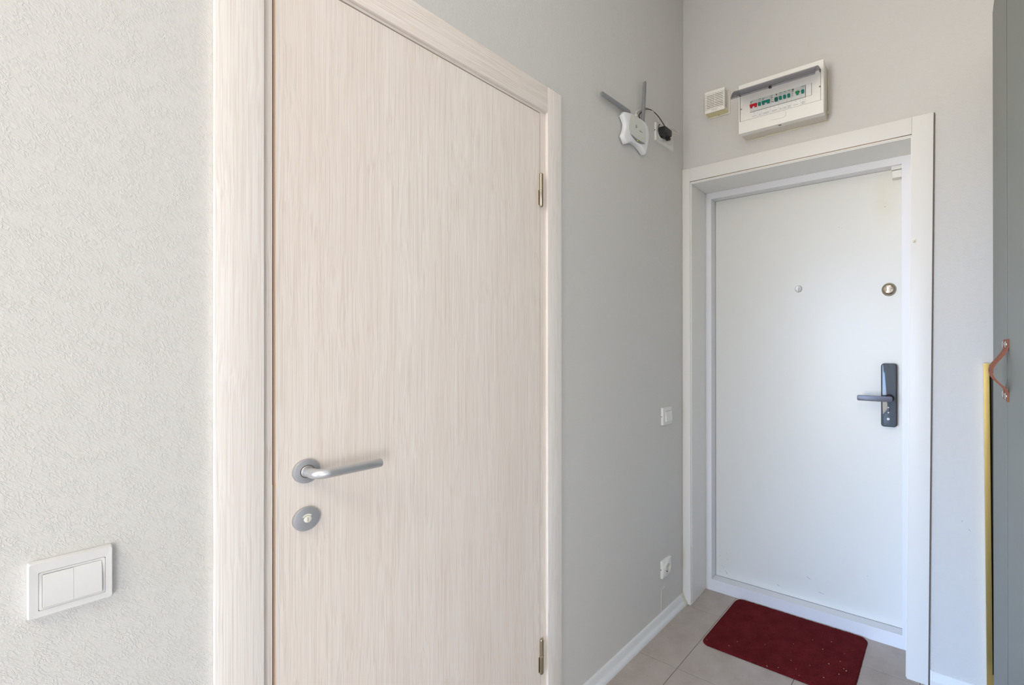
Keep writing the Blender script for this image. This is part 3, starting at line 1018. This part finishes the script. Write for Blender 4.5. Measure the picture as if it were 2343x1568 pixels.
def antenna(pivot, tip, wdt):
    p, q = Vector(pivot), Vector(tip)
    d = (q - p)
    L = d.length
    d.normalize()
    nx = Vector((1, 0, 0))
    sd = d.cross(nx).normalized()
    prof = []
    for k in range(9):
        a = math.pi * k / 8
        prof.append((L - 0.007 + 0.007 * math.sin(a), wdt * math.cos(a) * 0.92))
    out = [(0.0, wdt * 0.95)] + [(-0.004, 0.5 * wdt), (-0.004, -0.5 * wdt), (0.0, -wdt * 0.95)]
    poly = [(L * 0.12, wdt)] + prof + [(L * 0.12, -wdt)] + out[::-1]
    vs, fs = [], []
    nn = len(poly)
    for h, s_ in ((-0.0045, 0.8), (-0.003, 1.0), (0.003, 1.0), (0.0045, 0.8)):
        for a, b in poly:
            vs.append(p + d * a + sd * (b * s_) + nx * h)
    for L_ in range(3):
        for k in range(nn):
            k2_ = (k + 1) % nn
            fs.append((L_ * nn + k, L_ * nn + k2_, (L_ + 1) * nn + k2_, (L_ + 1) * nn + k))
    fs.append(tuple(range(nn - 1, -1, -1)))
    fs.append(tuple(3 * nn + k for k in range(nn)))
    return MB().add(vs, fs).build('antenna', M['antenna'], rc, smooth=True, angle=0.9)


a1 = antenna((0.017, -0.490, 2.2065), (0.020, -0.676, 2.2000), 0.0088)
MB().lathe((0.014, -0.497, 2.194), 'z', [(0, 0), (0.0055, 0), (0.0055, 0.010), (0.004, 0.012), (0, 0.012)], 18).build('antenna_hinge', M['router_g'], a1, smooth=True)
a2 = antenna((0.017, -0.3905, 2.1985), (0.020, -0.3785, 2.3830), 0.0086)
MB().lathe((0.014, -0.391, 2.190), 'z', [(0, 0), (0.0055, 0), (0.0055, 0.010), (0.004, 0.012), (0, 0.012)], 18).build('antenna_hinge', M['router_g'], a2, smooth=True)


def back(x, y, z, xn):
    """slide a cable point towards the wall along the line of sight it was measured on"""
    k = (1.1006 - xn) / (1.1006 - x)
    return (xn, -2.0443 + (y + 2.0443) * k, 1.2655 + (z - 1.2655) * k)


# ------------------------------------------------------------ adapter, power cord, network cable
ad = root('power_adapter', (0.012, -0.228, 2.205), 'black plug adapter and its cord in the high double socket', 'adapter')
body = MB().prism([(0.0135, 2.2055), (0.046, 2.2075), (0.050, 2.2115), (0.050, 2.2340), (0.046, 2.2372), (0.0135, 2.2385)], 'y', -0.2565, -0.1995, 0.0022)
body.build('adapter_body', M['black'], ad, smooth=True)
MB().lathe((0.0045, -0.229, 2.2185), 'x', [(0.0165, 0.004), (0.0165, 0.012), (0, 0.012)], 24).build('plug_face', M['black'], ad, smooth=True)
MB().box(0.020, 0.040, -0.2085, -0.1935, 2.196, 2.2065, 0.002).build('plug_tail', M['black'], ad, smooth=True)
cordp = smooth_path([(0.0135, -0.408, 2.2128), (0.0145, -0.410, 2.2165), (0.011, -0.408, 2.232), back(0.030, -0.402, 2.250, 0.008), back(0.030, -0.372, 2.266, 0.008), back(0.030, -0.335, 2.2745, 0.016),
                     (0.031, -0.290, 2.270), (0.034, -0.256, 2.254), (0.038, -0.240, 2.239), (0.040, -0.236, 2.232)], 8)
MB().tube(cordp, 0.0019, 10).build('cord', M['cable_b'], ad, smooth=True)
loop = smooth_path([(0.022, -0.258, 2.245), (0.030, -0.278, 2.238), (0.034, -0.288, 2.224), (0.034, -0.292, 2.205), (0.036, -0.284, 2.186),
                    (0.040, -0.262, 2.180), (0.043, -0.238, 2.186), (0.044, -0.232, 2.196), (0.043, -0.236, 2.210)], 8)
MB().tube(loop, 0.0017, 10).build('cord_loop', M['cable_b'], ad, smooth=True)

nc = root('network_cable', (0.02, -0.30, 2.2), 'white network cable running from router to a tied bundle by the adapter', 'cable')
cab = smooth_path([(0.0135, -0.4355, 2.221), (0.011, -0.428, 2.236), back(0.030, -0.416, 2.248, 0.0065), back(0.030, -0.384, 2.2700, 0.0065), back(0.030, -0.355, 2.2725, 0.010),
                   back(0.030, -0.304, 2.2715, 0.024), (0.028, -0.255, 2.262), (0.030, -0.225, 2.252), (0.030, -0.200, 2.247)], 8)
MB().tube(cab, 0.0023, 10).build('cable_run', M['cable_w'], nc, smooth=True)
MB().box(0.009, 0.018, -0.441, -0.430, 2.2122, 2.2225, 0.002).build('cable_plug', M['plastic2'], nc, smooth=True)
for pts in ([(0.030, -0.207, 2.250), (0.030, -0.165, 2.270), (0.029, -0.120, 2.277), (0.029, -0.103, 2.272), (0.030, -0.112, 2.262), (0.031, -0.165, 2.250), (0.031, -0.205, 2.246)],
            [(0.034, -0.207, 2.248), (0.034, -0.165, 2.264), (0.033, -0.125, 2.268), (0.033, -0.110, 2.262), (0.034, -0.125, 2.252), (0.034, -0.165, 2.245), (0.034, -0.205, 2.244)],
            [(0.027, -0.207, 2.252), (0.026, -0.160, 2.266), (0.026, -0.130, 2.262), (0.026, -0.124, 2.250), (0.026, -0.150, 2.240), (0.028, -0.205, 2.246)],
            [(0.030, -0.212, 2.248), (0.028, -0.240, 2.258), (0.026, -0.262, 2.272), (0.026, -0.275, 2.270), (0.026, -0.272, 2.255), (0.028, -0.245, 2.248), (0.030, -0.212, 2.244)],
            [(0.032, -0.195, 2.246), (0.030, -0.170, 2.232), (0.028, -0.158, 2.212), (0.027, -0.160, 2.196), (0.026, -0.178, 2.190)],
            [(0.024, -0.200, 2.246), (0.022, -0.176, 2.228), (0.020, -0.168, 2.210), (0.020, -0.178, 2.196)]):
    MB().tube(smooth_path(pts, 7), 0.0019, 8).build('cable_loop', M['cable_w'], nc, smooth=True)
MB().tube(smooth_path([(0.024, -0.2105, 2.247), (0.031, -0.211, 2.254), (0.037, -0.2085, 2.249), (0.034, -0.2065, 2.241), (0.025, -0.208, 2.242), (0.026, -0.212, 2.252), (0.030, -0.213, 2.276)], 8), 0.0014, 8).build('tie', M['cable_w'], nc, smooth=True)

# ================================================================== SIREN (far wall)
sr = root('siren', (0.195, 0, 2.343), 'small louvred cream siren box left of the breaker box', 'siren')
x0, x1, z0, z1, yf = 0.1440, 0.2428, 2.3445, 2.4440, -0.054
MB().box(x0 - 0.001, x1 + 0.005, -0.008, -0.0003, z0 - 0.003, z1 + 0.001, 0.001).build('back_plate', M['siren'], sr)
cv = MB().box(x0, x1, yf + 0.003, -0.008, z0, z1)
cv.build('cover', M['siren'], sr)
MB().box(x0 + 0.0005, x1 - 0.0005, yf + 0.004, -0.0082, z0 - 0.0006, z0).build('underside', M['siren_y'], sr)
MB().box(x0, x1, yf, yf + 0.003, z1 - 0.0135, z1, 0.0006).build('top_band', M['siren'], sr)
MB().box(x0, x1, yf, yf + 0.003, z0, z0 + 0.0155, 0.0006).build('bottom_band', M['siren'], sr)
nsl = 9
pitch = (z1 - 0.0135 - (z0 + 0.0155)) / nsl
for k in range(nsl):
    zc = z0 + 0.0155 + pitch * (k + 0.5)
    MB().prism([(yf + 0.003, zc - pitch * 0.36), (yf, zc - pitch * 0.30), (yf, zc + pitch * 0.28), (yf + 0.003, zc + pitch * 0.40)], 'x', x0, x1).build('louvre', M['siren'], sr)
sl = MB()
for k in range(1, nsl):
    zc = z0 + 0.0155 + pitch * k
    sl.box(x0 + 0.009, x0 + 0.047, yf + 0.0022, yf + 0.0034, zc - 0.0011, zc + 0.0011)
    sl.box(x0 + 0.050, x0 + 0.089, yf + 0.0022, yf + 0.0034, zc - 0.0011, zc + 0.0011)
sl.build('slots', M['slot'], sr)
sd = MB()
for k in range(0, nsl + 1):
    zc = z0 + 0.0155 + pitch * k
    sd.box(x1 - 0.0002, x1 + 0.0004, yf + 0.003, yf + 0.028, zc - 0.0010, zc + 0.0010)
sd.build('side_slots', M['ink_l'], sr)
lt = MB()
for k in range(5):
    xb = x0 + 0.036 + 0.0058 * k
    lt.prism([(xb, z0 + 0.0045), (xb + 0.0011, z0 + 0.0045), (xb + 0.0036, z0 + 0.0120), (xb + 0.0025, z0 + 0.0120)], 'y', yf - 0.0003, yf + 0.0001)
    if k in (0, 2, 4):
        lt.prism([(xb + 0.0025, z0 + 0.0112), (xb + 0.0050, z0 + 0.0112), (xb + 0.0053, z0 + 0.0120), (xb + 0.0028, z0 + 0.0120)], 'y', yf - 0.0003, yf + 0.0001)
    else:
        lt.prism([(xb + 0.0002, z0 + 0.0045), (xb + 0.0028, z0 + 0.0045), (xb + 0.0031, z0 + 0.0053), (xb + 0.0005, z0 + 0.0053)], 'y', yf - 0.0003, yf + 0.0001)
lt.build('lettering', M['ink_l'], sr)
MB().lathe((0.196, -0.014, z0 - 0.0006), 'z', [(0, 0), (0.0022, 0), (0.0022, -0.0012), (0, -0.0012)], 12).build('screw', M['slot'], sr)

# ================================================================== BREAKER BOX (far wall)
bx = root('breaker_box', (0.50, 0, 2.195), 'cream breaker box with raised smoky flap above the entry door', 'breaker box')
bx0, bx1, bz0, bz1, by = 0.3225, 0.6805, 2.1945, 2.4085, -0.0850
MB().box(bx0 + 0.002, bx1 - 0.002, by + 0.030, -0.0003, bz0 + 0.001, bz1 - 0.001, 0.002).build('back_housing', M['box_side'], bx)
# front cover with a wide window
wx0, wx1, wz0, wz1 = 0.3275, 0.6700, 2.2475, 2.3685
fc = MB()
fc.box(bx0, bx1, by, by + 0.030, wz1, bz1, 0.0015)
fc.box(bx0, bx1, by, by + 0.030, bz0, wz0, 0.0015)
fc.box(bx0, wx0, by, by + 0.030, wz0, wz1)
fc.box(wx1, bx1, by, by + 0.030, wz0, wz1)
fc.build('front_cover', M['box'], bx)
# recessed inner panel with the cut-out
px0, px1, pz0, pz1 = 0.3740, 0.6090, 2.2775, 2.3275
yi = by + 0.0022
ip = MB()
ip.box(wx0, px0, yi, yi + 0.02, wz0, wz1)
ip.box(px1 + 0.025, wx1, yi, yi + 0.02, wz0, wz1)
ip.box(px0, px1 + 0.025, yi, yi + 0.02, pz1, wz1)
ip.box(px0, px1 + 0.025, yi, yi + 0.02, wz0, pz0)
ip.build('inner_panel', M['box'], bx)
ln = MB()
ln.box(wx0, wx1, by + 0.0008, by + 0.0021, wz0, wz0 + 0.0007)
ln.box(wx0, wx0 + 0.0022, by + 0.0008, by + 0.0021, wz0, wz1)
ln.box(wx1 - 0.0018, wx1, by + 0.0008, by + 0.0021, wz0, wz1)
ln.build('recess_line', M['ink_l'], bx)
MB().box(px1 + 0.0015, px1 + 0.0235, yi - 0.0008, yi + 0.010, pz0 + 0.001, pz1 - 0.0005, 0.0008).build('blank_filler', M['paper'], bx)
for sx, sz in ((0.3335, 2.3030), (0.6655, 2.3030)):
    o = MB().lathe((sx, yi, sz), 'y', [(0.0034, 0), (0.0034, -0.0010), (0.0026, -0.0018), (0, -0.0018)], 16).build('cover_screw', M['nickel'], bx, smooth=True)
MB().box(px0 - 0.0008, px1 + 0.0012, yi - 0.0003, yi + 0.004, pz0 - 0.0010, pz0).build('cutout_edge', M['slot'], bx)
MB().box(px1, px1 + 0.0012, yi - 0.0003, yi + 0.004, pz0, pz1).build('cutout_edge', M['slot'], bx)
# finger grip moulded below the labels
gp = MB()
gp.prism(rrect(0.4655, 0.5310, 2.2165, 2.2455, 0.011, 6), 'y', by + 0.0005, by - 0.0030, 0.0022)
gp.build('finger_grip', M['box'], bx, smooth=True)
# smear of filler along the lower edge of the housing
ck = smooth_path([(0.345, by + 0.045, bz0 + 0.0006), (0.42, by + 0.030, bz0 + 0.0004), (0.52, by + 0.020, bz0 + 0.0006), (0.60, by + 0.024, bz0 + 0.0004), (0.655, by + 0.030, bz0 + 0.0006)], 6)
MB().tube(ck, 0.0010, 6).build('filler_smear', M['caulk'], bx, smooth=True)
cp = []
for k in range(24):
    cp.append((0.318 + 0.365 * k / 23, -0.0015, bz0 - 0.0012 + random.uniform(-0.0008, 0.0006)))
MB().tube(cp, [0.002 + random.uniform(-0.0006, 0.0012) for _ in cp], 7).build('filler_bead', M['caulk'], bx, smooth=True)
cp = [(bx1 + 0.001, -0.0015, bz0 + 0.03 + 0.18 * k / 12) for k in range(13)]
MB().tube(cp, [0.0022 + random.uniform(-0.0004, 0.0012) for _ in cp], 7).build('filler_bead', M['caulk'], bx, smooth=True)
MB().lathe((bx1 + 0.001, -0.006, bz0 + 0.024), 'z', [(0, 0), (0.004, 0.001), (0.0055, 0.006), (0.004, 0.013), (0, 0.015)], 10).build('filler_blob', M['caulk'], bx, smooth=True)
MB().box(0.496, 0.507, by + 0.010, by + 0.016, bz0 - 0.0008, bz0 + 0.001).build('latch_slot', M['slot'], bx)

# breakers
yb_ = yi - 0.0004
PZ0, PZ1 = pz0 + 0.0004, pz1 - 0.0004


def bridge(xa, xb, zlow, ztop):
    w3 = (xb - xa)
    return [(xa + w3 * .08, zlow), (xa + w3 * .33, zlow), (xa + w3 * .33, zlow + (ztop - zlow) * .45), (xa + w3 * .66, zlow + (ztop - zlow) * .45), (xa + w3 * .66, zlow),
            (xb - w3 * .06, zlow), (xb - w3 * .02, zlow + (ztop - zlow) * .5), (xb, ztop), (xa, ztop), (xa + w3 * .03, zlow + (ztop - zlow) * .5)]


def single(xc, w2, zlow, ztop):
    return [(xc - w2, zlow), (xc + w2, zlow), (xc + w2 * 1.25, zlow + (ztop - zlow) * .55), (xc + w2 * 1.1, ztop), (xc - w2 * 1.1, ztop), (xc - w2 * 1.25, zlow + (ztop - zlow) * .55)]


def tee(xc, w2, zlow, ztop):
    zm = zlow + (ztop - zlow) * .55
    return [(xc - w2 * .8, zlow), (xc + w2 * .8, zlow), (xc + w2 * .8, zm), (xc + w2 * 1.5, zm), (xc + w2 * 1.5, ztop - .002), (xc + w2 * .9, ztop), (xc - w2 * .9, ztop), (xc - w2 * 1.5, ztop - .002), (xc - w2 * 1.5, zm), (xc - w2 * .8, zm)]


brk = [  # x0, x1, toggle shape, toggle material, kind of print
    (0.3742, 0.4084, 'bridge', 'red', 'maker'), (0.4090, 0.4266, 'single', 'teal', 'std'), (0.4272, 0.4636, 'bridge', 'teal', 'maker'),
    (0.4642, 0.4988, 'rcd', 'dteal', 'rcd'), (0.4994, 0.5163, 'single', 'teal', 'std'), (0.5169, 0.5338, 'single', 'teal', 'std'),
    (0.5344, 0.5510, 'single', 'teal', 'std'), (0.5516, 0.5886, 'tee', 'green', 'rcbo'), (0.5892, 0.6088, 'single', 'teal', 'std')]
for (xa, xb, sh, mt, pk) in brk:
    b = MB()
    b.prism([(yb_ + 0.002, PZ0), (yb_ - 0.0006, PZ0 + 0.0015), (yb_ - 0.0010, PZ0 + 0.011), (yb_ - 0.0020, PZ0 + 0.0125), (yb_ - 0.0020, PZ1 - 0.013), (yb_ - 0.0010, PZ1 - 0.012), (yb_ - 0.0006, PZ1), (yb_ + 0.012, PZ1), (yb_ + 0.012, PZ0)], 'x', xa, xb)
    bo = b.build('breaker', M['breaker'], bx)
    zt, zl = PZ1 - 0.0190, PZ0 + 0.0150
    w_ = xb - xa
    if sh == 'bridge':
        poly = bridge(xa + 0.0005, xb - (0.0015 if mt == 'red' else 0.0005), zl, zt)
    elif sh == 'single':
        poly = single((xa + xb) / 2, 0.0046, zl, zt - 0.0005)
    elif sh == 'rcd':
        poly = single(xa + w_ * 0.75, 0.0056, zl - 0.002, zt - 0.0005)
    else:
        poly = tee(xa + w_ * 0.72, 0.0056, zl, zt)
    MB().prism(poly, 'y', yb_ - 0.0015, yb_ - 0.0085, 0.0006).build('toggle', M[mt], bo, smooth=True)
    pr, pg = MB(), MB()
    yy = yb_ - 0.0009
    if pk == 'maker':
        pg.box(xa + 0.0015, xa + 0.013, yy - 0.0003, yy, PZ1 - 0.0060, PZ1 - 0.0038)
        pr.box(xa + 0.0015, xa + 0.009, yy - 0.0003, yy, PZ1 - 0.0110, PZ1 - 0.0088)
        pr.box(xa + 0.0015, xa + 0.008, yy - 0.0003, yy, PZ1 - 0.0150, PZ1 - 0.0132)
        pg.box(xa + 0.016, xb - 0.001, yy - 0.0003, yy, PZ1 - 0.0064, PZ1 - 0.0060)
    elif pk == 'std':
        pg.box(xa + 0.003, xb - 0.003, yy - 0.0003, yy, PZ1 - 0.0045, PZ1 - 0.0024)
        tm = text_mb('C16', 0.0062, lambda u, v, w_: ((xa + xb) / 2 - 0.001 + u, yy - 0.0001 - max(w_, 0), PZ1 - 0.0105 + v))
        pr.add(tm.v, tm.f)
        pr.box(xb - 0.0032, xb - 0.0018, yy - 0.0003, yy, PZ1 - 0.0098, PZ1 - 0.0084)
        pr.box(xb - 0.0032, xb - 0.0018, yy - 0.0003, yy, PZ1 - 0.0135, PZ1 - 0.0121)
    else:
        pg.box(xa + 0.0015, xa + 0.011, yy - 0.0003, yy, PZ1 - 0.0050, PZ1 - 0.0030)
        pr.lathe((xa + w_ * (0.75 if pk == 'rcd' else 0.2), yy, PZ1 - 0.0055), 'y', [(0.0030, 0), (0.0030, -0.0003), (0, -0.0003)], 12)
        for k in range(7):
            zz = PZ1 - 0.0105 - 0.0038 * k
            wd = (0.008, 0.010, 0.006, 0.009, 0.005, 0.008, 0.004)[k]
            pr.box(xa + 0.002, xa + 0.002 + wd, yb_ - 0.0023, yb_ - 0.0019 + 0.001, zz - 0.0007, zz + 0.0004)
        pr.box(xa + w_ * 0.6, xa + w_ * 0.88, yy - 0.0003, yy, PZ1 - 0.0135, PZ1 - 0.0115)
    if pk == 'rcd':
        MB().box(xa + 0.0095, xa + 0.0140, yb_ - 0.0032, yb_ - 0.0018, PZ0 + 0.0155, PZ0 + 0.0185).build('test_button', M['red'], bo)
    pr.build('print_dark', M['ink'], bo)
    pg.build('print_green', M['ink_g'], bo)
# label cards under the row
lz0, lz1 = 2.2485, 2.2745
xs = [0.3745] + [b[1] + 0.0003 for b in brk]
for i in range(len(xs) - 1):
    if i == 0:
        xa, xb = 0.378, xs[1]
    else:
        xa, xb = xs[i], xs[i + 1]
    cd = MB().box(xa + 0.0004, xb - 0.0004, yi - 0.0004, yi, lz0, lz1).build('label_card', M['paper'], bx)
    tx = MB()
    wd = (xb - xa)
    nl = (1, 2, 2, 2, 2, 2, 3, 1, 3)[i]
    tx.box(xa + wd * .40, xa + wd * .60, yi - 0.0006, yi - 0.0003, lz1 - 0.0040, lz1 - 0.0030)
    for k in range(nl):
        zz = lz0 + 0.0085 + 0.0042 * (nl - 1) / 2 - 0.0042 * k
        a = random.uniform(.14, .24)
        tx.box(xa + wd * a, xb - wd * a, yi - 0.0006, yi - 0.0003, zz - 0.0006, zz + 0.0007)
    tx.box(xb - 0.0005, xb - 0.0001, yi - 0.0006, yi - 0.0003, lz0, lz1)
    tx.build('label_print', M['ink_l'], cd)
# smoky flap swung up
fp = [(-0.0850, 2.3705), (-0.1080, 2.3690), (-0.1320, 2.3630), (-0.1540, 2.3510), (-0.1710, 2.3350), (-0.1810, 2.3200), (-0.1840, 2.3120)]
fo = MB()
inner = [(y * 1.0 + 0.0005, z - 0.0022) for y, z in fp]
poly = fp + inner[::-1]
fo.prism(poly, 'x', 0.3270, 0.6695)
fo.box(0.3270, 0.6695, -0.1850, -0.1830, 2.3030, 2.3125)
flap = fo.build('smoky_flap', M['smoky'], bx, smooth=True, angle=0.5)
for xe in (0.3270, 0.6680):
    side = fp + [(-0.1835, 2.3050), (-0.165, 2.322), (-0.140, 2.342), (-0.110, 2.355), (-0.0850, 2.3600)]
    MB().prism(side, 'x', xe, xe + 0.0015).build('flap_end', M['smoky'], flap)
MB().tube([(0.3272, -0.1842, 2.3122), (0.6693, -0.1842, 2.3122)], 0.0011, 8).build('flap_rim', M['smoky_d'], flap)
MB().box(0.489, 0.500, -0.1850, -0.1760, 2.3035, 2.3150).build('flap_catch', M['smoky_d'], flap)
for xe in (0.3285, 0.6655):
    MB().box(xe, xe + 0.003, by - 0.004, by + 0.004, 2.3600, 2.3730, 0.0006).build('flap_hinge', M['smoky_d'], flap)

# ================================================================== WARDROBE
WX, WY1, WZ = 1.2155, -0.205, 2.315
SEAM = -0.6345
wd = root('wardrobe', (1.50, -0.7, 0), 'tall flat grey green wardrobe with leather strap handles', 'wardrobe')
MB().box(WX + 0.0195, 1.815, -1.49, WY1 - 0.001, 0.0, WZ - 0.001).build('carcass', M['wardrobe'], wd)
for ya, yb in ((SEAM + 0.007, WY1), (-1.0580, SEAM - 0.007), (-1.4895, -1.0680)):
    MB().box(WX, WX + 0.019, ya, yb, 0.06, WZ, 0.0008).build('wardrobe_door', M['wardrobe'], wd)


MB().box(WX + 0.0006, WX + 0.0194, SEAM - 0.0069, SEAM + 0.0069, 0.06, WZ - 0.002).build('door_gap_shade', M['gap_g'], wd)  # dark filler paints the shade of the seam over the lit door edge


def strap(yc_):
    zt, zb = 1.2785, 1.1325
    o = None
    mid = [(WX - 0.0018, zt), (WX - 0.0022, zt - 0.018), (WX - 0.0065, zt - 0.030), (WX - 0.0160, zt - 0.045), (WX - 0.0275, zt - 0.061), (WX - 0.0320, zt - 0.076),
           (WX - 0.0290, zt - 0.090), (WX - 0.0190, zt - 0.103), (WX - 0.0080, zt - 0.114), (WX - 0.0025, zt - 0.125), (WX - 0.0018, zb)]
    pm = smooth_path([(a, 0, b) for a, b in mid], 5)
    L, R = [], []
    for i, p in enumerate(pm):
        t = (pm[min(i + 1, len(pm) - 1)] - pm[max(i - 1, 0)]).normalized()
        nn_ = Vector((t.z, 0, -t.x))
        L.append(p + nn_ * 0.0021)
        R.append(p - nn_ * 0.0021)
    poly = [(p.x, p.z) for p in L] + [(p.x, p.z) for p in reversed(R)]
    ny = len(pm)
    vs = []
    hw = 0.011
    for yy in (yc_ - hw, yc_ + hw):
        vs += [(p.x, yy, p.z) for p in L] + [(p.x, yy, p.z) for p in R]
    fs = []
    for i in range(ny - 1):
        fs += [(i, i + 1, ny + i + 1, ny + i), (2 * ny + i, 3 * ny + i, 3 * ny + i + 1, 2 * ny + i + 1),
               (i, 2 * ny + i, 2 * ny + i + 1, i + 1), (ny + i, ny + i + 1, 3 * ny + i + 1, 3 * ny + i)]
    fs += [(0, ny, 3 * ny, 2 * ny), (ny - 1, 3 * ny - 1, 4 * ny - 1, 2 * ny - 1)]
    o = MB().add(vs, fs).build('strap_handle', M['leather'], wd, smooth=True, angle=0.6)
    for zz in (zt - 0.0125, zb + 0.0125):
        MB().lathe((WX - 0.0035, yc_, zz), 'x', [(0.0078, 0), (0.0078, -0.002), (0.006, -0.0036), (0, -0.0040)], 22).build('screw', M['chrome2'], o, smooth=True)


strap(SEAM + 0.031)
strap(SEAM - 0.031)

# ================================================================== MIRROR
mr = root('wall_mirror', (1.4, -0.03, 0.06), 'tall brass framed mirror half hidden behind the wardrobe', 'mirror')


def mx(x, z):
    return x + (1.2 - z) * 0.0074


zt, zb = 1.2003, 0.0600
xl, xr = 1.1990, 1.640
fwid = 0.0165
yfm = -0.0300
outer = [(mx(xl, zb), zb), (mx(xr, zb), zb), (mx(xr, zt), zt), (mx(xl, zt), zt)]
inn = [(mx(xl + fwid, 0.124), 0.124), (mx(xr - fwid, 0.124), 0.124), (mx(xr - fwid, zt - fwid * .1), zt - fwid * .1), (mx(xl + fwid, zt - fwid * .1), zt - fwid * .1)]
inn[2] = (mx(xr - fwid, zt - 0.004), zt - 0.004)
inn[3] = (mx(xl + fwid, zt - 0.004), zt - 0.004)
MB().ring(outer, inn, 'y', yfm, -0.004).build('mirror_frame', M['gold'], mr)
g2 = [(mx(xl + fwid + 0.0055, 0.1295), 0.1295), (mx(xr - fwid - 0.0055, 0.1295), 0.1295), (mx(xr - fwid - 0.0055, zt - 0.008), zt - 0.008), (mx(xl + fwid + 0.0055, zt - 0.008), zt - 0.008)]
bv = MB()
vs = [(p[0], yfm + 0.0004, p[1]) for p in inn] + [(p[0], yfm + 0.006, p[1]) for p in g2]
bv.add(vs, [(0, 1, 5, 4), (1, 2, 6, 5), (2, 3, 7, 6), (3, 0, 4, 7)])
bv.build('inner_bevel', M['gold_d'], mr)
MB().prism([(p[0] , p[1]) for p in g2], 'y', yfm + 0.006, yfm + 0.010).build('mirror_glass', M['mirror'], mr)

# ================================================================== DOORMAT
dm = root('doormat', (0.51, -0.04, 0), 'dark red rectangular doormat with rounded corners at entry door', 'doormat')
mx0, mx1, my0, my1, mr_ = 0.2125, 0.8085, -0.2495, 0.1672, 0.036
NX, NY = 150, 106


def clampcorner(x, y, rad):
    cx = min(max(x, mx0 + rad), mx1 - rad)
    cy = min(max(y, my0 + rad), my1 - rad)
    dx, dy = x - cx, y - cy
    d = max(abs(dx), abs(dy))
    h = math.hypot(dx, dy)
    if h > 1e-9 and dx and dy:
        k = d / h
        return cx + dx * k, cy + dy * k
    return x, y


vs, fs = [], []
for j in range(NY + 1):
    for i in range(NX + 1):
        x, y = clampcorner(mx0 + (mx1 - mx0) * i / NX, my0 + (my1 - my0) * j / NY, mr_)
        edge = min(i, NX - i, j, NY - j)
        h = 0.0075 + 0.0016 * noise.noise((x * 260, y * 260, 0.3)) + 0.0010 * noise.noise((x * 35, y * 35, 2.3))
        if edge == 0:
            h = 0.0018
            x += 0.0010 * noise.noise((x * 300, y * 300, 5.0))
            y += 0.0010 * noise.noise((x * 300, y * 300, 9.0))
        elif edge == 1:
            h -= 0.0012
        vs.append((x, y, h))
for j in range(NY):
    for i in range(NX):
        a = j * (NX + 1) + i
        fs.append((a, a + 1, a + NX + 2, a + NX + 1))
MB().add(vs, fs).build('mat_pile', M['carpet'], dm, smooth=True, angle=3)
back = []
for p in rrect(mx0 + .001, mx1 - .001, my0 + .001, my1 - .001, mr_, 7):
    back.append(p)
MB().prism(back, 'z', 0.0, 0.0026).build('mat_backing', M['mat_edge'], dm)
lt = MB()
for x, y, r in ((0.232, -0.224, .0022), (0.327, -0.210, .0013), (0.345, -0.165, .0012), (0.61, 0.02, .0016), (0.66, -0.02, .0014), (0.735, -0.06, .0016),
                (0.765, -0.105, .0036), (0.755, -0.098, .002), (0.745, -0.14, .0018), (0.70, -0.19, .0018), (0.70, -0.10, .0014), (0.60, -0.20, .0018),
                (0.54, -0.23, .0018), (0.62, -0.23, .0016), (0.50, -0.245, .0016), (0.55, -0.05, .0012), (0.45, -0.12, .001), (0.64, -0.15, .0014),
                (0.57, -0.16, .0016), (0.68, 0.05, .0012), (0.74, 0.0, .0013)):
    a = random.uniform(0, 3.14)
    r *= 0.6
    l = r * random.uniform(1.0, 2.4)
    c_, s_ = math.cos(a), math.sin(a)
    pts = [(x + l * c_ * math.cos(t) - r * .5 * s_ * math.sin(t), y + l * s_ * math.cos(t) + r * .5 * c_ * math.sin(t)) for t in [2 * math.pi * k / 7 for k in range(7)]]
    lt.prism(pts, 'z', 0.0080, 0.0094)
o = lt.build('lint', M['lint'], dm)
o['kind'] = 'stuff'

for o in scene.objects:
    if '_o' in o:
        del o['_o']
